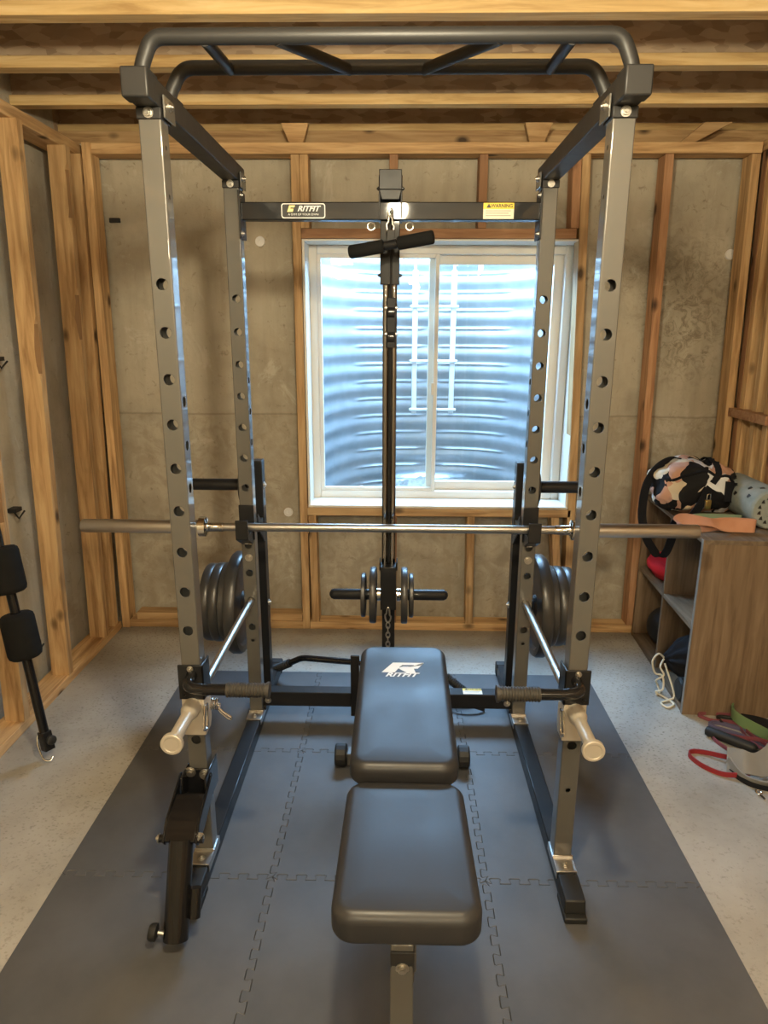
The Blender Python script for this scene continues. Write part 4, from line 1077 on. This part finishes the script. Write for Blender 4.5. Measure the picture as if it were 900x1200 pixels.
for j in range(13):
    for i in range(9):
        x = .02 + .25 * i / 8; z = .381 + .30 * j / 12
        for yy in (0, 1): pass
        vs.append(S(x, .030 + .014 * noise.noise(V((x * 18, z * 18, 1))) + .006, z))
for j in range(12):
    for i in range(8): a = j * 9 + i; fs.append((a, a + 1, a + 10, a + 9))
o = G().add(vs, fs).build('paper_packet', white_bag, smooth=80, recalc=False); s_ = o.modifiers.new('t', 'SOLIDIFY'); s_.thickness = .012; s_.offset = 0
tag(o, 'white packet standing against the side panel in the upper near cell', 'packet')

# bands and straps on the floor
GB = 'resistance bands on the floor'
zb = .0095
loop_band('resistance_band', [(1.30, 2.165, zb + .02), (1.24, 2.20, zb + .01), (1.17, 2.245, zb), (1.125, 2.245, zb), (1.113, 2.215, zb), (1.135, 2.16, zb), (1.185, 2.115, zb), (1.25, 2.10, zb + .01), (1.31, 2.12, zb + .02)], (0, 0, 1), .018, .004, red_rub,
          'bright red resistance band loop sticking out from under the grey strap', 'exercise band', GB)
loop_band('resistance_band', [(1.40, 2.20, zb + .02), (1.375, 2.31, zb + .008), (1.385, 2.42, zb), (1.36, 2.455, zb), (1.30, 2.46, zb), (1.262, 2.50, zb), (1.30, 2.515, zb), (1.36, 2.509, zb), (1.395, 2.50, zb), (1.405, 2.45, zb), (1.40, 2.36, zb + .005), (1.43, 2.22, zb + .02)], (0, 0, 1), .014, .004, pink_rub,
          'maroon resistance band curling up to the foot of the wooden shelf', 'exercise band', GB)
loop_band('resistance_band', [(1.31, 2.19, zb + .015), (1.275, 2.26, zb), (1.25, 2.33, zb), (1.262, 2.375, zb), (1.295, 2.37, zb), (1.345, 2.325, zb + .012), (1.40, 2.30, zb + .02), (1.47, 2.25, zb + .02), (1.50, 2.20, zb + .02), (1.40, 2.18, zb + .02)], (0, 0, 1), .014, .004, pink_rub,
          'maroon resistance band with a small loop just above the grey strap', 'exercise band', GB)
loop_band('resistance_band', [(1.48, 2.27, zb + .03), (1.43, 2.35, zb + .025), (1.385, 2.42, zb + .03), (1.385, 2.485, zb + .03), (1.44, 2.53, zb + .03), (1.53, 2.535, zb + .03), (1.62, 2.50, zb + .03), (1.64, 2.40, zb + .03), (1.58, 2.30, zb + .03)], (0, .15, 1), .045, .0045, green_rub,
          'green resistance band standing on edge beside the shelf panel', 'exercise band', GB)
loop_band('resistance_band', [(1.28, 2.425, .006), (1.35, 2.37, .008), (1.42, 2.30, .01), (1.50, 2.22, .012), (1.54, 2.24, .012), (1.46, 2.33, .010), (1.38, 2.41, .008), (1.31, 2.45, .006)], (0, 0, 1), .014, .012, purple_rub,
          'purple resistance band lying flat between the maroon and green bands', 'exercise band', GB)
g = G()
tub = thing('tube_handle', (1.36, 2.36, .0), 'black exercise tube with foam handle among the bands on the floor', 'exercise tube')
G().lathe((1.235, 2.375, .020), (1.37, 2.245, .022), [(0, .008), (.004, .017), (.012, .019), (.17, .019), (.18, .015), (.188, .008)], 20).build('handle', rubber, tub)
G().tube(spline([(1.37, 2.245, .022), (1.44, 2.20, .012), (1.52, 2.26, .010), (1.48, 2.38, .010), (1.42, 2.46, .010), (1.34, 2.49, .010), (1.33, 2.44, .010)], 10), .007, 10).build('tube', rubber, tub)
g = G(); g.ribbon(spline([(1.41, 2.47, .02), (1.46, 2.42, .035), (1.52, 2.36, .035), (1.58, 2.30, .02)], 8), (1, 1, .2), .05, .006)
tag(g.build('webbing_strap', blackcloth), 'wide dark webbing strap inside the green band on the floor', 'strap')
stp = thing('ankle_strap', (1.34, 2.08, 0), 'light grey ankle strap with metal ring lying over the red band', 'strap')
g = G()
P = spline([(1.215, 2.155, .040), (1.255, 2.120, .056), (1.31, 2.118, .046), (1.37, 2.145, .056), (1.42, 2.18, .078), (1.47, 2.20, .082)], 10)
g.ribbon(P, (.15, -.75, -.5), .085, .006)
P2 = spline([(1.215, 2.15, .044), (1.235, 2.09, .022), (1.28, 2.055, .018), (1.34, 2.05, .018), (1.40, 2.07, .022), (1.46, 2.10, .03)], 10)
g.ribbon(P2, (.1, -.35, .9), .03, .006)
g.build('padded_band', strapgrey, stp)
g = G(); g.ribbon(spline([(1.215, 2.13, .012), (1.25, 2.065, .010), (1.31, 2.035, .010), (1.38, 2.045, .010), (1.46, 2.06, .010)], 10), (.1, -.2, 1), .018, .004); g.build('lower_web', blackcloth, stp)
g = G(); g.tube(arc((1.262, 2.018, .010), .009, 0, 2 * PI, 16, V((1, 0, 0)), V((0, 1, .2)))[:-1], .003, 8, closed=True); g.tube([(1.262, 2.010, .008), (1.268, 1.985, .006)], .003, 8); g.build('buckle', chrome, stp)
g = G(); g.ring((1.425, 2.105, .082), (1.4255, 2.098, .088), .017, .008); g.build('ring', chrome, stp)

# ------------------------------------------------------------------ light
def lamp(name, loc, power, color, r):
    l = bpy.data.lights.new(name, 'POINT'); l.energy = power; l.color = color; l.shadow_soft_size = r
    o = bpy.data.objects.new(name, l); col.objects.link(o); o.location = loc; return o
lamp('ceiling_bulb_or_fill', (.02, .85, 2.13), 68, (1, .87, .60), .05)
lamp('ceiling_bulb_or_fill', (.2, -1.3, 2.0), 60, (1, .87, .60), .06)  # added fill lamp behind the camera, no bulb known here
lamp('ceiling_bulb_or_fill', (-.62, -.9, 2.2), 32, (1, .87, .60), .14)  # unseen soft fill on the left, added to lift the ambient light
lamp('ceiling_bulb_or_fill', (.80, -.8, 2.2), 42, (1, .87, .60), .14)  # matching soft fill on the right, also added, not a known bulb
w = bpy.data.worlds.new('sky'); sc.world = w; w.use_nodes = True
bg = w.node_tree.nodes['Background']; bg.inputs[0].default_value = (.40, .67, 1.0, 1); bg.inputs[1].default_value = 46.0
pl = bpy.data.lights.new('well_portal', 'AREA'); pl.shape = 'RECTANGLE'; pl.size = 1.5; pl.size_y = .9; pl.cycles.is_portal = True
po = bpy.data.objects.new('well_portal', pl); col.objects.link(po); po.location = (.245, 4.08, 2.04)

sc.view_settings.view_transform = 'Standard'; sc.view_settings.look = 'None'; sc.view_settings.gamma = 1; sc.view_settings.use_curve_mapping = False
sc.view_settings.exposure = 0.40
sc.cycles.use_denoising = True
sc.cycles.max_bounces = 8; sc.cycles.diffuse_bounces = 5; sc.cycles.transparent_max_bounces = 16
sc.cycles.sample_clamp_indirect = 6
